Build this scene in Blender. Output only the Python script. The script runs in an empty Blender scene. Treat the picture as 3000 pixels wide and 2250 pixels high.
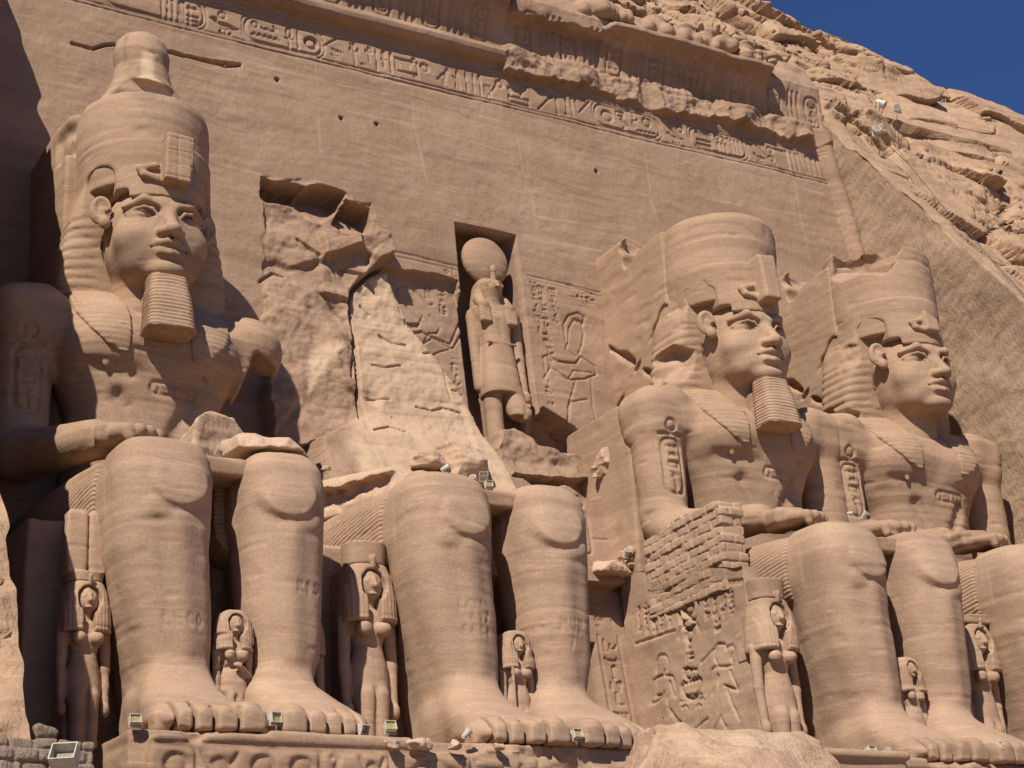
import bpy, math, random
import numpy as np
R_ = math.radians
sc = bpy.context.scene

# ---------------------------------------------------------------- camera
CAM = np.array((-12.7850, -40.6763, -5.8268)); YAW, PITCH, ROLL, FOC = 0.53670, 0.36274, -0.05457, 5104.13
def cam_axes():
    f = np.array([math.sin(YAW)*math.cos(PITCH), math.cos(YAW)*math.cos(PITCH), math.sin(PITCH)])
    r = np.array([math.cos(YAW), -math.sin(YAW), 0.0]); u = np.cross(r, f)
    c, s = math.cos(ROLL), math.sin(ROLL)
    return c*r+s*u, -s*r+c*u, f
CR, CU, CF = cam_axes()
cd = bpy.data.cameras.new('camera'); cam = bpy.data.objects.new('camera', cd); sc.collection.objects.link(cam)
from mathutils import Matrix, Vector
cam.matrix_world = Matrix([[CR[0], CU[0], -CF[0], CAM[0]], [CR[1], CU[1], -CF[1], CAM[1]], [CR[2], CU[2], -CF[2], CAM[2]], [0, 0, 0, 1]])
cd.sensor_width = 36; cd.lens = FOC/3000*36; cd.clip_end = 2000; cd.clip_start = 0.1
sc.camera = cam

# ---------------------------------------------------------------- sky, sun, exposure
SUN_AZ, SUN_EL = 49.0, 47.0            # degrees: sun to the left of the facade's normal, height
w = bpy.data.worlds.new('World'); sc.world = w; w.use_nodes = True
nt = w.node_tree; nt.nodes.clear()
sky = nt.nodes.new('ShaderNodeTexSky'); sky.sky_type = 'NISHITA'; sky.sun_disc = False
sky.sun_elevation = R_(SUN_EL); sky.sun_rotation = R_(180+SUN_AZ); sky.altitude = 1500; sky.air_density = 1.0; sky.dust_density = 0.0; sky.ozone_density = 10.0
bg = nt.nodes.new('ShaderNodeBackground'); bg.inputs['Strength'].default_value = 0.058
wo = nt.nodes.new('ShaderNodeOutputWorld'); tn = nt.nodes.new('ShaderNodeMix'); tn.data_type = 'RGBA'; tn.blend_type = 'MULTIPLY'; tn.inputs[0].default_value = 1.0; tn.inputs[7].default_value = (.94, 1.0, 1.22, 1); nt.links.new(sky.outputs[0], tn.inputs[6]); nt.links.new(tn.outputs[2], bg.inputs[0]); nt.links.new(bg.outputs[0], wo.inputs[0])
sd = bpy.data.lights.new('sun', 'SUN'); sd.energy = 5.0; sd.angle = R_(0.53); sd.color = (1.0, 0.955, 0.885)
sun = bpy.data.objects.new('sun', sd); sc.collection.objects.link(sun)
SUND = np.array([math.sin(R_(SUN_AZ))*math.cos(R_(SUN_EL)), math.cos(R_(SUN_AZ))*math.cos(R_(SUN_EL)), -math.sin(R_(SUN_EL))])
sun.rotation_euler = Vector(SUND).to_track_quat('-Z', 'Y').to_euler()
sc.view_settings.view_transform = 'Standard'; sc.view_settings.look = 'None'; sc.view_settings.exposure = 0.20; sc.view_settings.gamma = 1.0
sc.view_settings.use_curve_mapping = False
sc.render.engine = 'CYCLES'; sc.cycles.max_bounces = 4; sc.cycles.diffuse_bounces = 2

# ---------------------------------------------------------------- placing helpers: a measured direction meets a real plane
def ray(u, v):                          # u, v measured on a 2212-wide view of the place
    u, v = u*3000/2212, v*3000/2212
    return CR*((u-1500)/FOC)+CU*((1125-v)/FOC)+CF
def hit(u, v, n, d):
    k = ray(u, v); n = np.array(n, float)
    return CAM+k*((d-n@CAM)/(n@k))
FY0, FB = 1.25, 0.11                    # the facade leans back: y = FY0 + FB z
def fac(u, v, o=0.0): return hit(u, v, (0, 1, -FB), FY0-o)
def fxz(pts, o=0.0): return [tuple(fac(u, v, o)[[0, 2]]) for u, v in pts]
def aty(u, v, y): return hit(u, v, (0, 1, 0), y)
def atx(u, v, x): return hit(u, v, (1, 0, 0), x)
def atz(u, v, z): return hit(u, v, (0, 0, 1), z)

# ---------------------------------------------------------------- noise
_rng = np.random.RandomState(7)
_perm = np.concatenate([_rng.permutation(256)]*2).astype(np.int32)
_val = _rng.rand(512).astype(np.float32)*2-1
def noise3(x, y, z):
    x, y, z = np.broadcast_arrays(*[np.asarray(a, np.float32) for a in (x, y, z)])
    xi, yi, zi = np.floor(x), np.floor(y), np.floor(z)
    fx, fy, fz = x-xi, y-yi, z-zi
    fx = fx*fx*(3-2*fx); fy = fy*fy*(3-2*fy); fz = fz*fz*(3-2*fz)
    a = xi.astype(np.int32) & 255; b = yi.astype(np.int32) & 255; c = zi.astype(np.int32) & 255
    pa, pb = _perm[a], _perm[(a+1) & 255]
    paa, pab, pba, pbb = _perm[pa+b], _perm[pa+((b+1) & 255)], _perm[pb+b], _perm[pb+((b+1) & 255)]
    c1 = (c+1) & 255
    g = lambda q, cc: _val[_perm[q+cc]]
    l = lambda t, p, q: p+t*(q-p)
    return l(fz, l(fy, l(fx, g(paa, c), g(pba, c)), l(fx, g(pab, c), g(pbb, c))), l(fy, l(fx, g(paa, c1), g(pba, c1)), l(fx, g(pab, c1), g(pbb, c1))))
def fbm(x, y, z, s=1.0, o=4, g=.5):
    r = 0; a = 1.0; t = 0
    for i in range(o):
        r = r+a*noise3(x*s+11.3*i, y*s+5.7*i, z*s+3.1*i); t += a; a *= g; s *= 2.03
    return r/t
def worley2(x, y, seed=0):              # distance to nearest and second nearest cell point, a value per cell
    xi, yi = np.floor(x).astype(np.int32), np.floor(y).astype(np.int32)
    d1 = np.full(x.shape, 9., np.float32); d2 = d1.copy(); v = np.zeros(x.shape, np.float32)
    for i in (-1, 0, 1):
        for j in (-1, 0, 1):
            h = _perm[(_perm[(xi+i+seed*17) & 255]+yi+j) & 255]
            px, py = xi+i+.5+.42*_val[h], yi+j+.5+.42*_val[h+61]
            d = np.sqrt((px-x)**2+(py-y)**2)
            n = d < d1
            d2 = np.where(n, d1, np.minimum(d2, d)); v = np.where(n, _val[h+130], v); d1 = np.where(n, d, d1)
    return d1, d2, v
def facets(x, y, seed=0, tilt=.6, step=.5, crack=.3, cw=.08):   # broken rock: flat faces at odd angles parted by cracks
    xi, yi = np.floor(x).astype(np.int32), np.floor(y).astype(np.int32)
    d1 = np.full(x.shape, 9., np.float32); d2 = d1.copy(); h = np.zeros(x.shape, np.float32)
    for i in (-1, 0, 1):
        for j in (-1, 0, 1):
            k = _perm[(_perm[(xi+i+seed*17) & 255]+yi+j) & 255]
            dx, dy = x-(xi+i+.5+.42*_val[k]), y-(yi+j+.5+.42*_val[k+61]); d = np.sqrt(dx*dx+dy*dy)
            n = d < d1; d2 = np.where(n, d1, np.minimum(d2, d)); d1 = np.where(n, d, d1)
            h = np.where(n, step*_val[k+130]+tilt*(_val[k+40]*dx+_val[k+90]*dy), h)
    return h-crack*sst(cw, 0, d2-d1)
def sst(a, b, x):
    t = np.clip((x-a)/(b-a), 0, 1); return t*t*(3-2*t)

# ---------------------------------------------------------------- solids: distance fields turned into one clean surface
def rot(rx=0, ry=0, rz=0):
    a, b, c = R_(rx), R_(ry), R_(rz)
    X = np.array([[1, 0, 0], [0, math.cos(a), -math.sin(a)], [0, math.sin(a), math.cos(a)]])
    Yv = np.array([[math.cos(b), 0, math.sin(b)], [0, 1, 0], [-math.sin(b), 0, math.cos(b)]])
    Z = np.array([[math.cos(c), -math.sin(c), 0], [math.sin(c), math.cos(c), 0], [0, 0, 1]])
    return Z@Yv@X
def _loc(c, M):
    c = np.array(c, float)
    def f(x, y, z):
        x, y, z = x-c[0], y-c[1], z-c[2]
        if M is None: return x, y, z
        return M[0, 0]*x+M[1, 0]*y+M[2, 0]*z, M[0, 1]*x+M[1, 1]*y+M[2, 1]*z, M[0, 2]*x+M[1, 2]*y+M[2, 2]*z
    return f
def ell(c, r, M=None):
    L = _loc(c, M); c = np.array(c, float); e = np.array(r, float) if M is None else np.full(3, max(r))
    def f(x, y, z):
        x, y, z = L(x, y, z)
        k0 = np.sqrt((x/r[0])**2+(y/r[1])**2+(z/r[2])**2)+1e-6; k1 = np.sqrt((x/r[0]**2)**2+(y/r[1]**2)**2+(z/r[2]**2)**2)+1e-6
        return k0*(k0-1)/k1
    return f, c-e, c+e
def box(c, h, r=.05, M=None):
    L = _loc(c, M); c = np.array(c, float); e = np.array(h, float) if M is None else np.abs(M)@np.array(h, float)
    def f(x, y, z):
        x, y, z = L(x, y, z)
        x, y, z = np.abs(x)-h[0]+r, np.abs(y)-h[1]+r, np.abs(z)-h[2]+r
        return np.sqrt(np.maximum(x, 0)**2+np.maximum(y, 0)**2+np.maximum(z, 0)**2)+np.minimum(np.maximum(x, np.maximum(y, z)), 0)-r
    return f, c-e, c+e
def cap(a, b, ra, rb=None, sx=1.0, sy=1.0):
    rb = ra if rb is None else rb
    a, b = np.array(a, float), np.array(b, float); S = np.array([sx, sy, 1.0]); A, B = a/S, b/S; ab = B-A; q = ab@ab+1e-9
    def f(x, y, z):
        x, y, z = x/sx-A[0], y/sy-A[1], z-A[2]
        t = np.clip((x*ab[0]+y*ab[1]+z*ab[2])/q, 0, 1)
        return (np.sqrt((x-t*ab[0])**2+(y-t*ab[1])**2+(z-t*ab[2])**2)-(ra+(rb-ra)*t))*min(sx, sy, 1.0)
    m = max(ra, rb)*max(sx, sy, 1.0)
    return f, np.minimum(a, b)-m, np.maximum(a, b)+m
def loft(axis, rows, n=2.0):            # rows: (position along axis, centre 1, centre 2, radius 1, radius 2)
    rows = np.array(rows, float); o = [i for i in range(3) if i != axis]
    def f(x, y, z):
        p = (x, y, z); t = p[axis]; a, b = p[o[0]], p[o[1]]
        tt = np.clip(t, rows[0, 0], rows[-1, 0])
        I = lambda k: np.interp(tt, rows[:, 0], rows[:, k]).astype(np.float32)
        c1, c2, r1, r2 = I(1), I(2), I(3), I(4)
        u, v = np.abs(a-c1)/r1, np.abs(b-c2)/r2
        k = (u**n+v**n)**(1.0/n)
        d = (k-1)*np.minimum(r1, r2)
        return np.maximum(d, np.maximum(rows[0, 0]-t, t-rows[-1, 0]))
    lo, hi = np.zeros(3), np.zeros(3)
    lo[axis], hi[axis] = rows[0, 0], rows[-1, 0]
    for k in (0, 1):
        lo[o[k]] = (rows[:, 1+k]-rows[:, 3+k]).min(); hi[o[k]] = (rows[:, 1+k]+rows[:, 3+k]).max()
    return f, lo, hi
class Field:
    def __init__(s, lo, hi, h):
        s.lo = np.array(lo, float); s.h = h; n = np.ceil((np.array(hi, float)-s.lo)/h).astype(int)+1
        s.ax = [(s.lo[i]+h*np.arange(n[i])).astype(np.float32) for i in range(3)]; s.F = np.full(n, 5., np.float32)
    def win(s, lo, hi, pad):
        sl = tuple(slice(max(0, int((lo[i]-pad-s.lo[i])/s.h)), max(1, int((hi[i]+pad-s.lo[i])/s.h)+2)) for i in range(3))
        return sl, s.ax[0][sl[0]][:, None, None], s.ax[1][sl[1]][None, :, None], s.ax[2][sl[2]][None, None, :]
    def add(s, p, k=0.0):
        f, lo, hi = p; sl, x, y, z = s.win(lo, hi, k+2.5*s.h)
        if 0 in s.F[sl].shape: return s
        d = f(x, y, z); a = s.F[sl]
        if k > 0:
            h = np.clip(.5+.5*(a-d)/k, 0, 1); s.F[sl] = a+(d-a)*h-k*h*(1-h)
        else: s.F[sl] = np.minimum(a, d)
        return s
    def cut(s, p, k=0.0):
        f, lo, hi = p; sl, x, y, z = s.win(lo, hi, k+2.5*s.h)
        if 0 in s.F[sl].shape: return s
        d = -f(x, y, z); a = s.F[sl]
        if k > 0:
            h = np.clip(.5+.5*(d-a)/k, 0, 1); s.F[sl] = a+(d-a)*h+k*h*(1-h)
        else: s.F[sl] = np.maximum(a, d)
        return s
    def mod(s, fn, lo, hi):             # fn(F, x, y, z) -> F inside a window
        sl, x, y, z = s.win(lo, hi, 0); s.F[sl] = fn(s.F[sl], x, y, z); return s
    def copy(s):
        c = Field.__new__(Field); c.lo, c.h, c.ax, c.F = s.lo, s.h, s.ax, s.F.copy(); return c
    def mesh(s):
        F = s.F; e = s.h*.5
        for a in range(3):
            i0 = [slice(None)]*3; i0[a] = 0; F[tuple(i0)] = np.maximum(F[tuple(i0)], e); i0[a] = -1; F[tuple(i0)] = np.maximum(F[tuple(i0)], e)
        S = F < 0; n = np.array(F.shape)
        cnt = np.zeros(n-1, np.int8); C = [(i, j, k) for i in (0, 1) for j in (0, 1) for k in (0, 1)]
        for i, j, k in C: cnt += S[i:n[0]-1+i, j:n[1]-1+j, k:n[2]-1+k]
        act = np.argwhere((cnt > 0) & (cnt < 8)); idx = np.full(n-1, -1, np.int32); idx[tuple(act.T)] = np.arange(len(act))
        V = {c: F[act[:, 0]+c[0], act[:, 1]+c[1], act[:, 2]+c[2]] for c in C}
        P = np.zeros((len(act), 3)); W = np.zeros(len(act))
        for c in C:
            for a in range(3):
                if c[a]: continue
                c2 = list(c); c2[a] = 1; va, vb = V[c], V[tuple(c2)]
                m = (va < 0) != (vb < 0); t = np.where(m, va/np.where(m, va-vb, 1), 0)
                q = np.array(c, float)[None, :].repeat(len(act), 0); q[:, a] += t
                P += q*m[:, None]; W += m
        P = s.lo+(act+P/W[:, None])*s.h
        Q = []
        for a in range(3):
            b, c = (a+1) % 3, (a+2) % 3
            s0 = [slice(1, -1)]*3; s1 = [slice(1, -1)]*3; s0[a] = slice(0, -1); s1[a] = slice(1, None)
            A, B = S[tuple(s0)], S[tuple(s1)]
            for flip, M in ((0, A & ~B), (1, ~A & B)):
                g = np.argwhere(M)
                if not len(g): continue
                off = np.ones(3, int); off[a] = 0; g = g+off
                eb, ec = np.eye(3, dtype=int)[b], np.eye(3, dtype=int)[c]
                q = np.stack([idx[tuple((g-eb-ec).T)], idx[tuple((g-ec).T)], idx[tuple(g.T)], idx[tuple((g-eb).T)]], 1)
                Q.append(q[:, ::-1] if flip else q)
        return P, np.concatenate(Q)

def vnormals(P, Q):
    d1, d2 = P[Q[:, 2]]-P[Q[:, 0]], P[Q[:, 3]]-P[Q[:, 1]]; n = np.cross(d1, d2); N = np.zeros_like(P)
    for k in range(4):
        for a in range(3): N[:, a] += np.bincount(Q[:, k], n[:, a], len(P))
    return N/(np.linalg.norm(N, axis=1)[:, None]+1e-9)
def weather(P, Q, off=(0, 0, 0), amp=1.0):   # worn, bedded sandstone: the whole skin is uneven, softer beds stand back
    N = vnormals(P, Q); x, y, z = (P+np.array(off)).T
    bed = z+.05*x+.15*noise3(x*.15, y*.15, z*.3)
    d = .026*fbm(x, y, z, .7, 3)+.010*noise3(x*.22, y*.22, bed*4.2)+.008*noise3(x*.5, y*.5, bed*11)+.008*fbm(x, y, z, 4.5, 2)
    g = noise3(x*.10+3, y*.10, bed*1.15); d = d-.022*sst(.09, .02, np.abs(g))*sst(.05, .22, noise3(x*.45+9, y*.45, bed*.9))
    pit = np.maximum(noise3(x*1.6, y*1.6, z*4.5)-.62, 0)
    return P+N*((d-.10*pit)*amp)[:, None]

# ---------------------------------------------------------------- objects
def mk(name, P, Q, mat, parent=None, smooth=True, attrs=None):
    m = bpy.data.meshes.new(name); P = np.asarray(P, np.float32)
    m.vertices.add(len(P)); m.vertices.foreach_set('co', P.ravel())
    k = Q.shape[1]; m.loops.add(Q.size); m.loops.foreach_set('vertex_index', Q.astype(np.int32).ravel())
    m.polygons.add(len(Q)); m.polygons.foreach_set('loop_start', np.arange(0, Q.size, k, dtype=np.int32))
    try: m.polygons.foreach_set('loop_total', np.full(len(Q), k, np.int32))
    except Exception: pass
    for nm, val in (attrs or {}).items():
        at = m.attributes.new(nm, 'FLOAT', 'POINT'); at.data.foreach_set('value', np.asarray(val, np.float32).ravel())
    m.update(calc_edges=True); m.validate()
    m.polygons.foreach_set('use_smooth', np.full(len(m.polygons), smooth)); m.materials.append(mat)
    o = bpy.data.objects.new(name, m); sc.collection.objects.link(o)
    if parent is not None: o.parent = parent
    return o
def tag(o, label=None, cat=None, group=None, kind=None):
    for k, v in (('label', label), ('category', cat), ('group', group), ('kind', kind)):
        if v: o[k] = v
    return o
def thing(name, label, cat, loc=(0, 0, 0), rz=0.0, group=None):
    o = bpy.data.objects.new(name, None); sc.collection.objects.link(o); o.location = loc; o.rotation_euler = (0, 0, rz); o.empty_display_size = .5
    return tag(o, label, cat, group)
def solid(name, F, mat, parent=None, amp=1.0, off=(0, 0, 0), marks=None):
    P, Q = F.mesh(); at = marks(*P.T) if marks else None
    if amp: P = weather(P, Q, off, amp)
    return mk(name, P, Q, mat, parent, True, at)
def gridmesh(P):                        # P[i, j] -> quads
    n, m = P.shape[:2]; I = np.arange(n*m).reshape(n, m)
    return P.reshape(-1, 3), np.stack([I[:-1, :-1], I[1:, :-1], I[1:, 1:], I[:-1, 1:]], 2).reshape(-1, 4)

# ---------------------------------------------------------------- materials
def srgb(r, g, b): return tuple(((c/255+.055)/1.055)**2.4 if c > 10 else c/255/12.92 for c in (r, g, b))
class NB:
    def __init__(s, name):
        s.m = bpy.data.materials.new(name); s.m.use_nodes = True; s.t = s.m.node_tree; s.t.nodes.clear()
        s.o = s.t.nodes.new('ShaderNodeOutputMaterial'); s.b = s.t.nodes.new('ShaderNodeBsdfPrincipled'); s.t.links.new(s.b.outputs[0], s.o.inputs[0])
    def n(s, typ, **kw):
        d = s.t.nodes.new(typ)
        for k, v in kw.items():
            if k.startswith('i_'): d.inputs[k[2:].replace('_', ' ')].default_value = v
            else: setattr(d, k, v)
        return d
    def l(s, a, b): s.t.links.new(a, b)
    def math(s, op, a, b=None, clamp=False):
        d = s.n('ShaderNodeMath', operation=op, use_clamp=clamp)
        for k, v in enumerate((a, b)):
            if v is None: continue
            if isinstance(v, (int, float)): d.inputs[k].default_value = v
            else: s.l(v, d.inputs[k])
        return d.outputs[0]
    def mix(s, f, a, b, typ='MIX'):
        d = s.n('ShaderNodeMix', data_type='RGBA', blend_type=typ)
        for k, v in ((0, f), (6, a), (7, b)):
            if isinstance(v, (int, float)): d.inputs[k].default_value = v
            elif isinstance(v, tuple): d.inputs[k].default_value = (*v, 1)
            else: s.l(v, d.inputs[k])
        return d.outputs[2]
    def ramp(s, f, stops):
        d = s.n('ShaderNodeValToRGB'); e = d.color_ramp.elements
        while len(e) < len(stops): e.new(.5)
        for q, (p, c) in zip(e, stops): q.position = p; q.color = (*c, 1) if len(c) == 3 else c
        s.l(f, d.inputs[0]); return d.outputs[0]
    def noise(s, vec, scale, detail=4.0, rough=.55, mul=None):
        if mul:
            q = s.n('ShaderNodeVectorMath', operation='MULTIPLY'); s.l(vec, q.inputs[0]); q.inputs[1].default_value = mul; vec = q.outputs[0]
        d = s.n('ShaderNodeTexNoise', i_Scale=scale, i_Detail=detail, i_Roughness=rough); s.l(vec, d.inputs['Vector']); return d.outputs[0]

def sandstone(name, base, dark, light, rough=.0, stripe=None, bump=.6, tint=False, tooled=.5, bedtilt=.06):
    b = NB(name); pos = b.n('ShaderNodeNewGeometry').outputs['Position']
    sx = b.n('ShaderNodeSeparateXYZ'); b.l(pos, sx.inputs[0])
    warp = b.noise(pos, .35, 2.0)
    bedz = b.math('ADD', b.math('ADD', sx.outputs[2], b.math('MULTIPLY', sx.outputs[0], bedtilt)), b.math('MULTIPLY', warp, .7))
    cb = b.n('ShaderNodeCombineXYZ'); b.l(b.math('MULTIPLY', sx.outputs[0], .09), cb.inputs[0]); b.l(b.math('MULTIPLY', sx.outputs[1], .09), cb.inputs[1]); b.l(bedz, cb.inputs[2])
    beds = b.noise(cb.outputs[0], 1.3, 6.0, .62)                 # wide and thin horizontal beds
    fine = b.noise(cb.outputs[0], 7.0, 4.0, .65)
    blot = b.noise(pos, .45, 5.0, .6)
    col = b.ramp(beds, [(.30, dark), (.5, base), (.72, light)])
    col = b.mix(b.math('MULTIPLY', b.ramp(fine, [(.35, (1, 1, 1)), (.62, (0, 0, 0))]), .13), col, dark)
    col = b.mix(.75, col, b.ramp(blot, [(.3, tuple(c*.85 for c in base)), (.5, base), (.7, tuple(min(1, c*1.12) for c in light))]), 'MIX')
    col = b.mix(.45, col, b.ramp(beds, [(.32, dark), (.5, base), (.68, light)]))
    grain = b.noise(pos, 16.0, 4.0, .75)
    col = b.mix(.5, col, b.mix(1.0, col, b.ramp(grain, [(.25, (.55, .52, .5)), (.5, (1, 1, 1)), (.75, (1.25, 1.25, 1.25))]), 'MULTIPLY'))
    stain = b.ramp(b.noise(pos, 1.1, 6.0, .7, (1, 1, .35)), [(.56, (0, 0, 0)), (.74, (1, 1, 1))])
    col = b.mix(b.math('MULTIPLY', stain, .22), col, tuple(c*.62 for c in dark))
    fleck = b.ramp(b.noise(pos, 9.0, 2.0, .5, (1, 1, 1.6)), [(.70, (0, 0, 0)), (.78, (1, 1, 1))])
    col = b.mix(b.math('MULTIPLY', fleck, .30), col, tuple(min(1, c*1.35) for c in light))
    vein = b.ramp(beds, [(.435, (0, 0, 0)), (.45, (1, 1, 1)), (.465, (0, 0, 0))]); vein2 = b.ramp(b.noise(cb.outputs[0], 2.6, 3.0, .5), [(.545, (0, 0, 0)), (.556, (1, 1, 1)), (.567, (0, 0, 0))])
    col = b.mix(b.math('MULTIPLY', b.math('ADD', vein, vein2, True), .20), col, tuple(min(1, c*1.45) for c in light))
    if tint:
        a = b.n('ShaderNodeAttribute', attribute_name='tint'); col = b.mix(b.math('MULTIPLY', a.outputs['Fac'], 1.0, True), col, (.55, .385, .25))
        a2 = b.n('ShaderNodeAttribute', attribute_name='stain'); col = b.mix(b.math('MULTIPLY', a2.outputs['Fac'], 1.0, True), col, (.16, .10, .07))
    b.l(col, b.b.inputs['Base Color']); b.b.inputs['Roughness'].default_value = .95; b.b.inputs['Specular IOR Level'].default_value = .15
    tool = b.noise(pos, 5.5, 3.0, .6, (1.6, 1.6, .8))
    h = b.math('ADD', b.math('MULTIPLY', grain, .008+.02*rough), b.math('ADD', b.math('MULTIPLY', fine, .012), b.math('MULTIPLY', tool, .030*tooled+.12*rough)))
    if stripe:                                                    # cut grooves: (axis weights, period, depth)
        ax, per, dep = stripe; s = b.math('ADD', b.math('ADD', b.math('MULTIPLY', sx.outputs[0], ax[0]), b.math('MULTIPLY', sx.outputs[1], ax[1])), b.math('MULTIPLY', sx.outputs[2], ax[2]))
        sn = b.math('SINE', b.math('MULTIPLY', b.math('ADD', s, b.math('MULTIPLY', blot, .12)), 2*math.pi/per)); h = b.math('ADD', h, b.math('MULTIPLY', sn, dep))
    bp = b.n('ShaderNodeBump', i_Strength=bump, i_Distance=1.0); b.l(h, bp.inputs['Height']); b.l(bp.outputs[0], b.b.inputs['Normal'])
    return b.m
BASE, DARK, LIGHT = (0.359, 0.227, 0.142), (0.242, 0.146, 0.089), (0.449, 0.297, 0.192)
M_STONE = sandstone('carved_sandstone', BASE, DARK, LIGHT)
M_STAINED = sandstone('patched_sandstone', BASE, DARK, LIGHT, tint=True)
M_LEG = sandstone('dusty_sandstone', (0.389, 0.250, 0.162), (0.278, 0.172, 0.109), (0.468, 0.314, 0.206))
M_WALL = sandstone('dressed_sandstone', (0.321, 0.202, 0.130), (0.230, 0.139, 0.088), (0.396, 0.256, 0.170), tint=True, tooled=.8)
M_PLEAT = sandstone('pleated_sandstone', BASE, DARK, LIGHT, stripe=((.0, .25, 1), .105, .016))
M_HEADCLOTH = sandstone('ridged_sandstone', BASE, DARK, LIGHT, stripe=((.0, .1, 1), .235, .014))
M_PALE = sandstone('fresh_broken_sandstone', (0.485, 0.321, 0.203), (0.369, 0.242, 0.155), (0.582, 0.427, 0.305), rough=.2, tint=True)
M_CLIFF = sandstone('cliff_sandstone', (0.389, 0.244, 0.148), (0.250, 0.148, 0.089), (0.462, 0.300, 0.189), rough=.5, bump=.8, bedtilt=-.03)
M_PICKED = sandstone('picked_sandstone', (0.382, 0.253, 0.161), (0.286, 0.187, 0.117), (0.460, 0.314, 0.212), rough=.45, bump=.6)
M_ROCK = sandstone('pink_rubble', (0.437, 0.278, 0.173), (0.342, 0.191, 0.114), (0.551, 0.402, 0.270), rough=.6)
M_MUD = sandstone('grey_mud_masonry', (.27, .195, .140), (.17, .115, .08), (.36, .27, .2), rough=.8)
M_SAND = sandstone('desert_sand', (.30, .215, .145), (.25, .18, .12), (.34, .25, .17))
def sd_poly(pts, U, V):
    d = np.full(U.shape, 1e9, np.float32); s = np.zeros(U.shape, bool); n = len(pts)
    for i in range(n):
        (ax, ay), (bx, by) = pts[i], pts[(i+1) % n]; ex, ey = bx-ax, by-ay; wx, wy = U-ax, V-ay
        t = np.clip((wx*ex+wy*ey)/(ex*ex+ey*ey+1e-9), 0, 1); d = np.minimum(d, (wx-ex*t)**2+(wy-ey*t)**2)
        c = (ay > V) != (by > V); s ^= c & (U < ex*(V-ay)/(ey if abs(ey) > 1e-9 else 1e-9)+ax)
    return np.where(s, -1, 1)*np.sqrt(d)
# ---------------------------------------------------------------- carving: strokes and glyphs cut into a flat canvas
class Canvas:
    def __init__(s, u0, v0, u1, v1, h):
        s.h = h; s.u = np.arange(u0, u1+h/2, h, dtype=np.float32); s.v = np.arange(v0, v1+h/2, h, dtype=np.float32)
        s.U, s.V = np.meshgrid(s.u, s.v, indexing='ij'); s.D = np.zeros(s.U.shape, np.float32)
    def win(s, pts, pad):
        p = np.asarray(pts, float); lo, hi = p.min(0)-pad, p.max(0)+pad
        i0, i1 = np.searchsorted(s.u, [lo[0], hi[0]]); j0, j1 = np.searchsorted(s.v, [lo[1], hi[1]])
        return (slice(i0, i1), slice(j0, j1)) if i1 > i0 and j1 > j0 else None
    def put(s, w, val): s.D[w] = np.maximum(s.D[w], val)
    def line(s, pts, wd=.06, d=.06, soft=None, closed=False):
        pts = list(pts)+([pts[0]] if closed else []); soft = soft or max(.035, s.h*.9)
        w = s.win(pts, wd+soft)
        if w is None: return
        U, V = s.U[w], s.V[w]; m = np.full(U.shape, 1e9, np.float32)
        for (ax, ay), (bx, by) in zip(pts[:-1], pts[1:]):
            ex, ey = bx-ax, by-ay; t = np.clip(((U-ax)*ex+(V-ay)*ey)/(ex*ex+ey*ey+1e-9), 0, 1); m = np.minimum(m, (U-ax-ex*t)**2+(V-ay-ey*t)**2)
        s.put(w, d*np.clip(1-(np.sqrt(m)-wd/2)/soft, 0, 1))
    def fill(s, pts, d=.06, soft=None, bulge=.6, bw=.18):     # sunk shape: deepest along its rim, swelling back towards the middle
        soft = soft or max(.03, s.h*.8); w = s.win(pts, soft)
        if w is None: return
        sd = sd_poly(pts, s.U[w], s.V[w]); s.put(w, d*np.clip(.5-sd/soft, 0, 1)*(1-bulge*sst(0, bw, -sd)))
    def ring(s, c, r, wd=.06, d=.06, a0=0, a1=360):
        n = max(8, int(abs(a1-a0)/15)); s.line([(c[0]+r*math.cos(R_(a0+(a1-a0)*i/n)), c[1]+r*math.sin(R_(a0+(a1-a0)*i/n))) for i in range(n+1)], wd, d)
    def disc(s, c, r, d=.1):
        w = s.win([(c[0]-r, c[1]-r), (c[0]+r, c[1]+r)], .06)
        if w is None: return
        q = np.sqrt((s.U[w]-c[0])**2+(s.V[w]-c[1])**2); s.put(w, d*np.clip(.5-(q-r)/max(.04, s.h), 0, 1)*(.25+.75*sst(.35, 1.0, q/r)))
    def cartouche(s, u0, v0, u1, v1, wd=.06, d=.07, dbl=False):
        r = min(u1-u0, v1-v0)/2*.8; pts = []
        for cx, cy, a in ((u1-r, v1-r, 0), (u0+r, v1-r, 90), (u0+r, v0+r, 180), (u1-r, v0+r, 270)):
            pts += [(cx+r*math.cos(R_(a+k*18)), cy+r*math.sin(R_(a+k*18))) for k in range(6)]
        s.line(pts, wd, d, closed=True)
        if dbl: g = .1; s.line([(x+(g if x > (u0+u1)/2 else -g), y+(g if y > (v0+v1)/2 else -g)) for x, y in pts], wd*.6, d*.6, closed=True)
def arc(cx, cy, rx, ry, a0, a1, n=8): return [(cx+rx*math.cos(R_(a0+(a1-a0)*i/n)), cy+ry*math.sin(R_(a0+(a1-a0)*i/n))) for i in range(n+1)]
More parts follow.
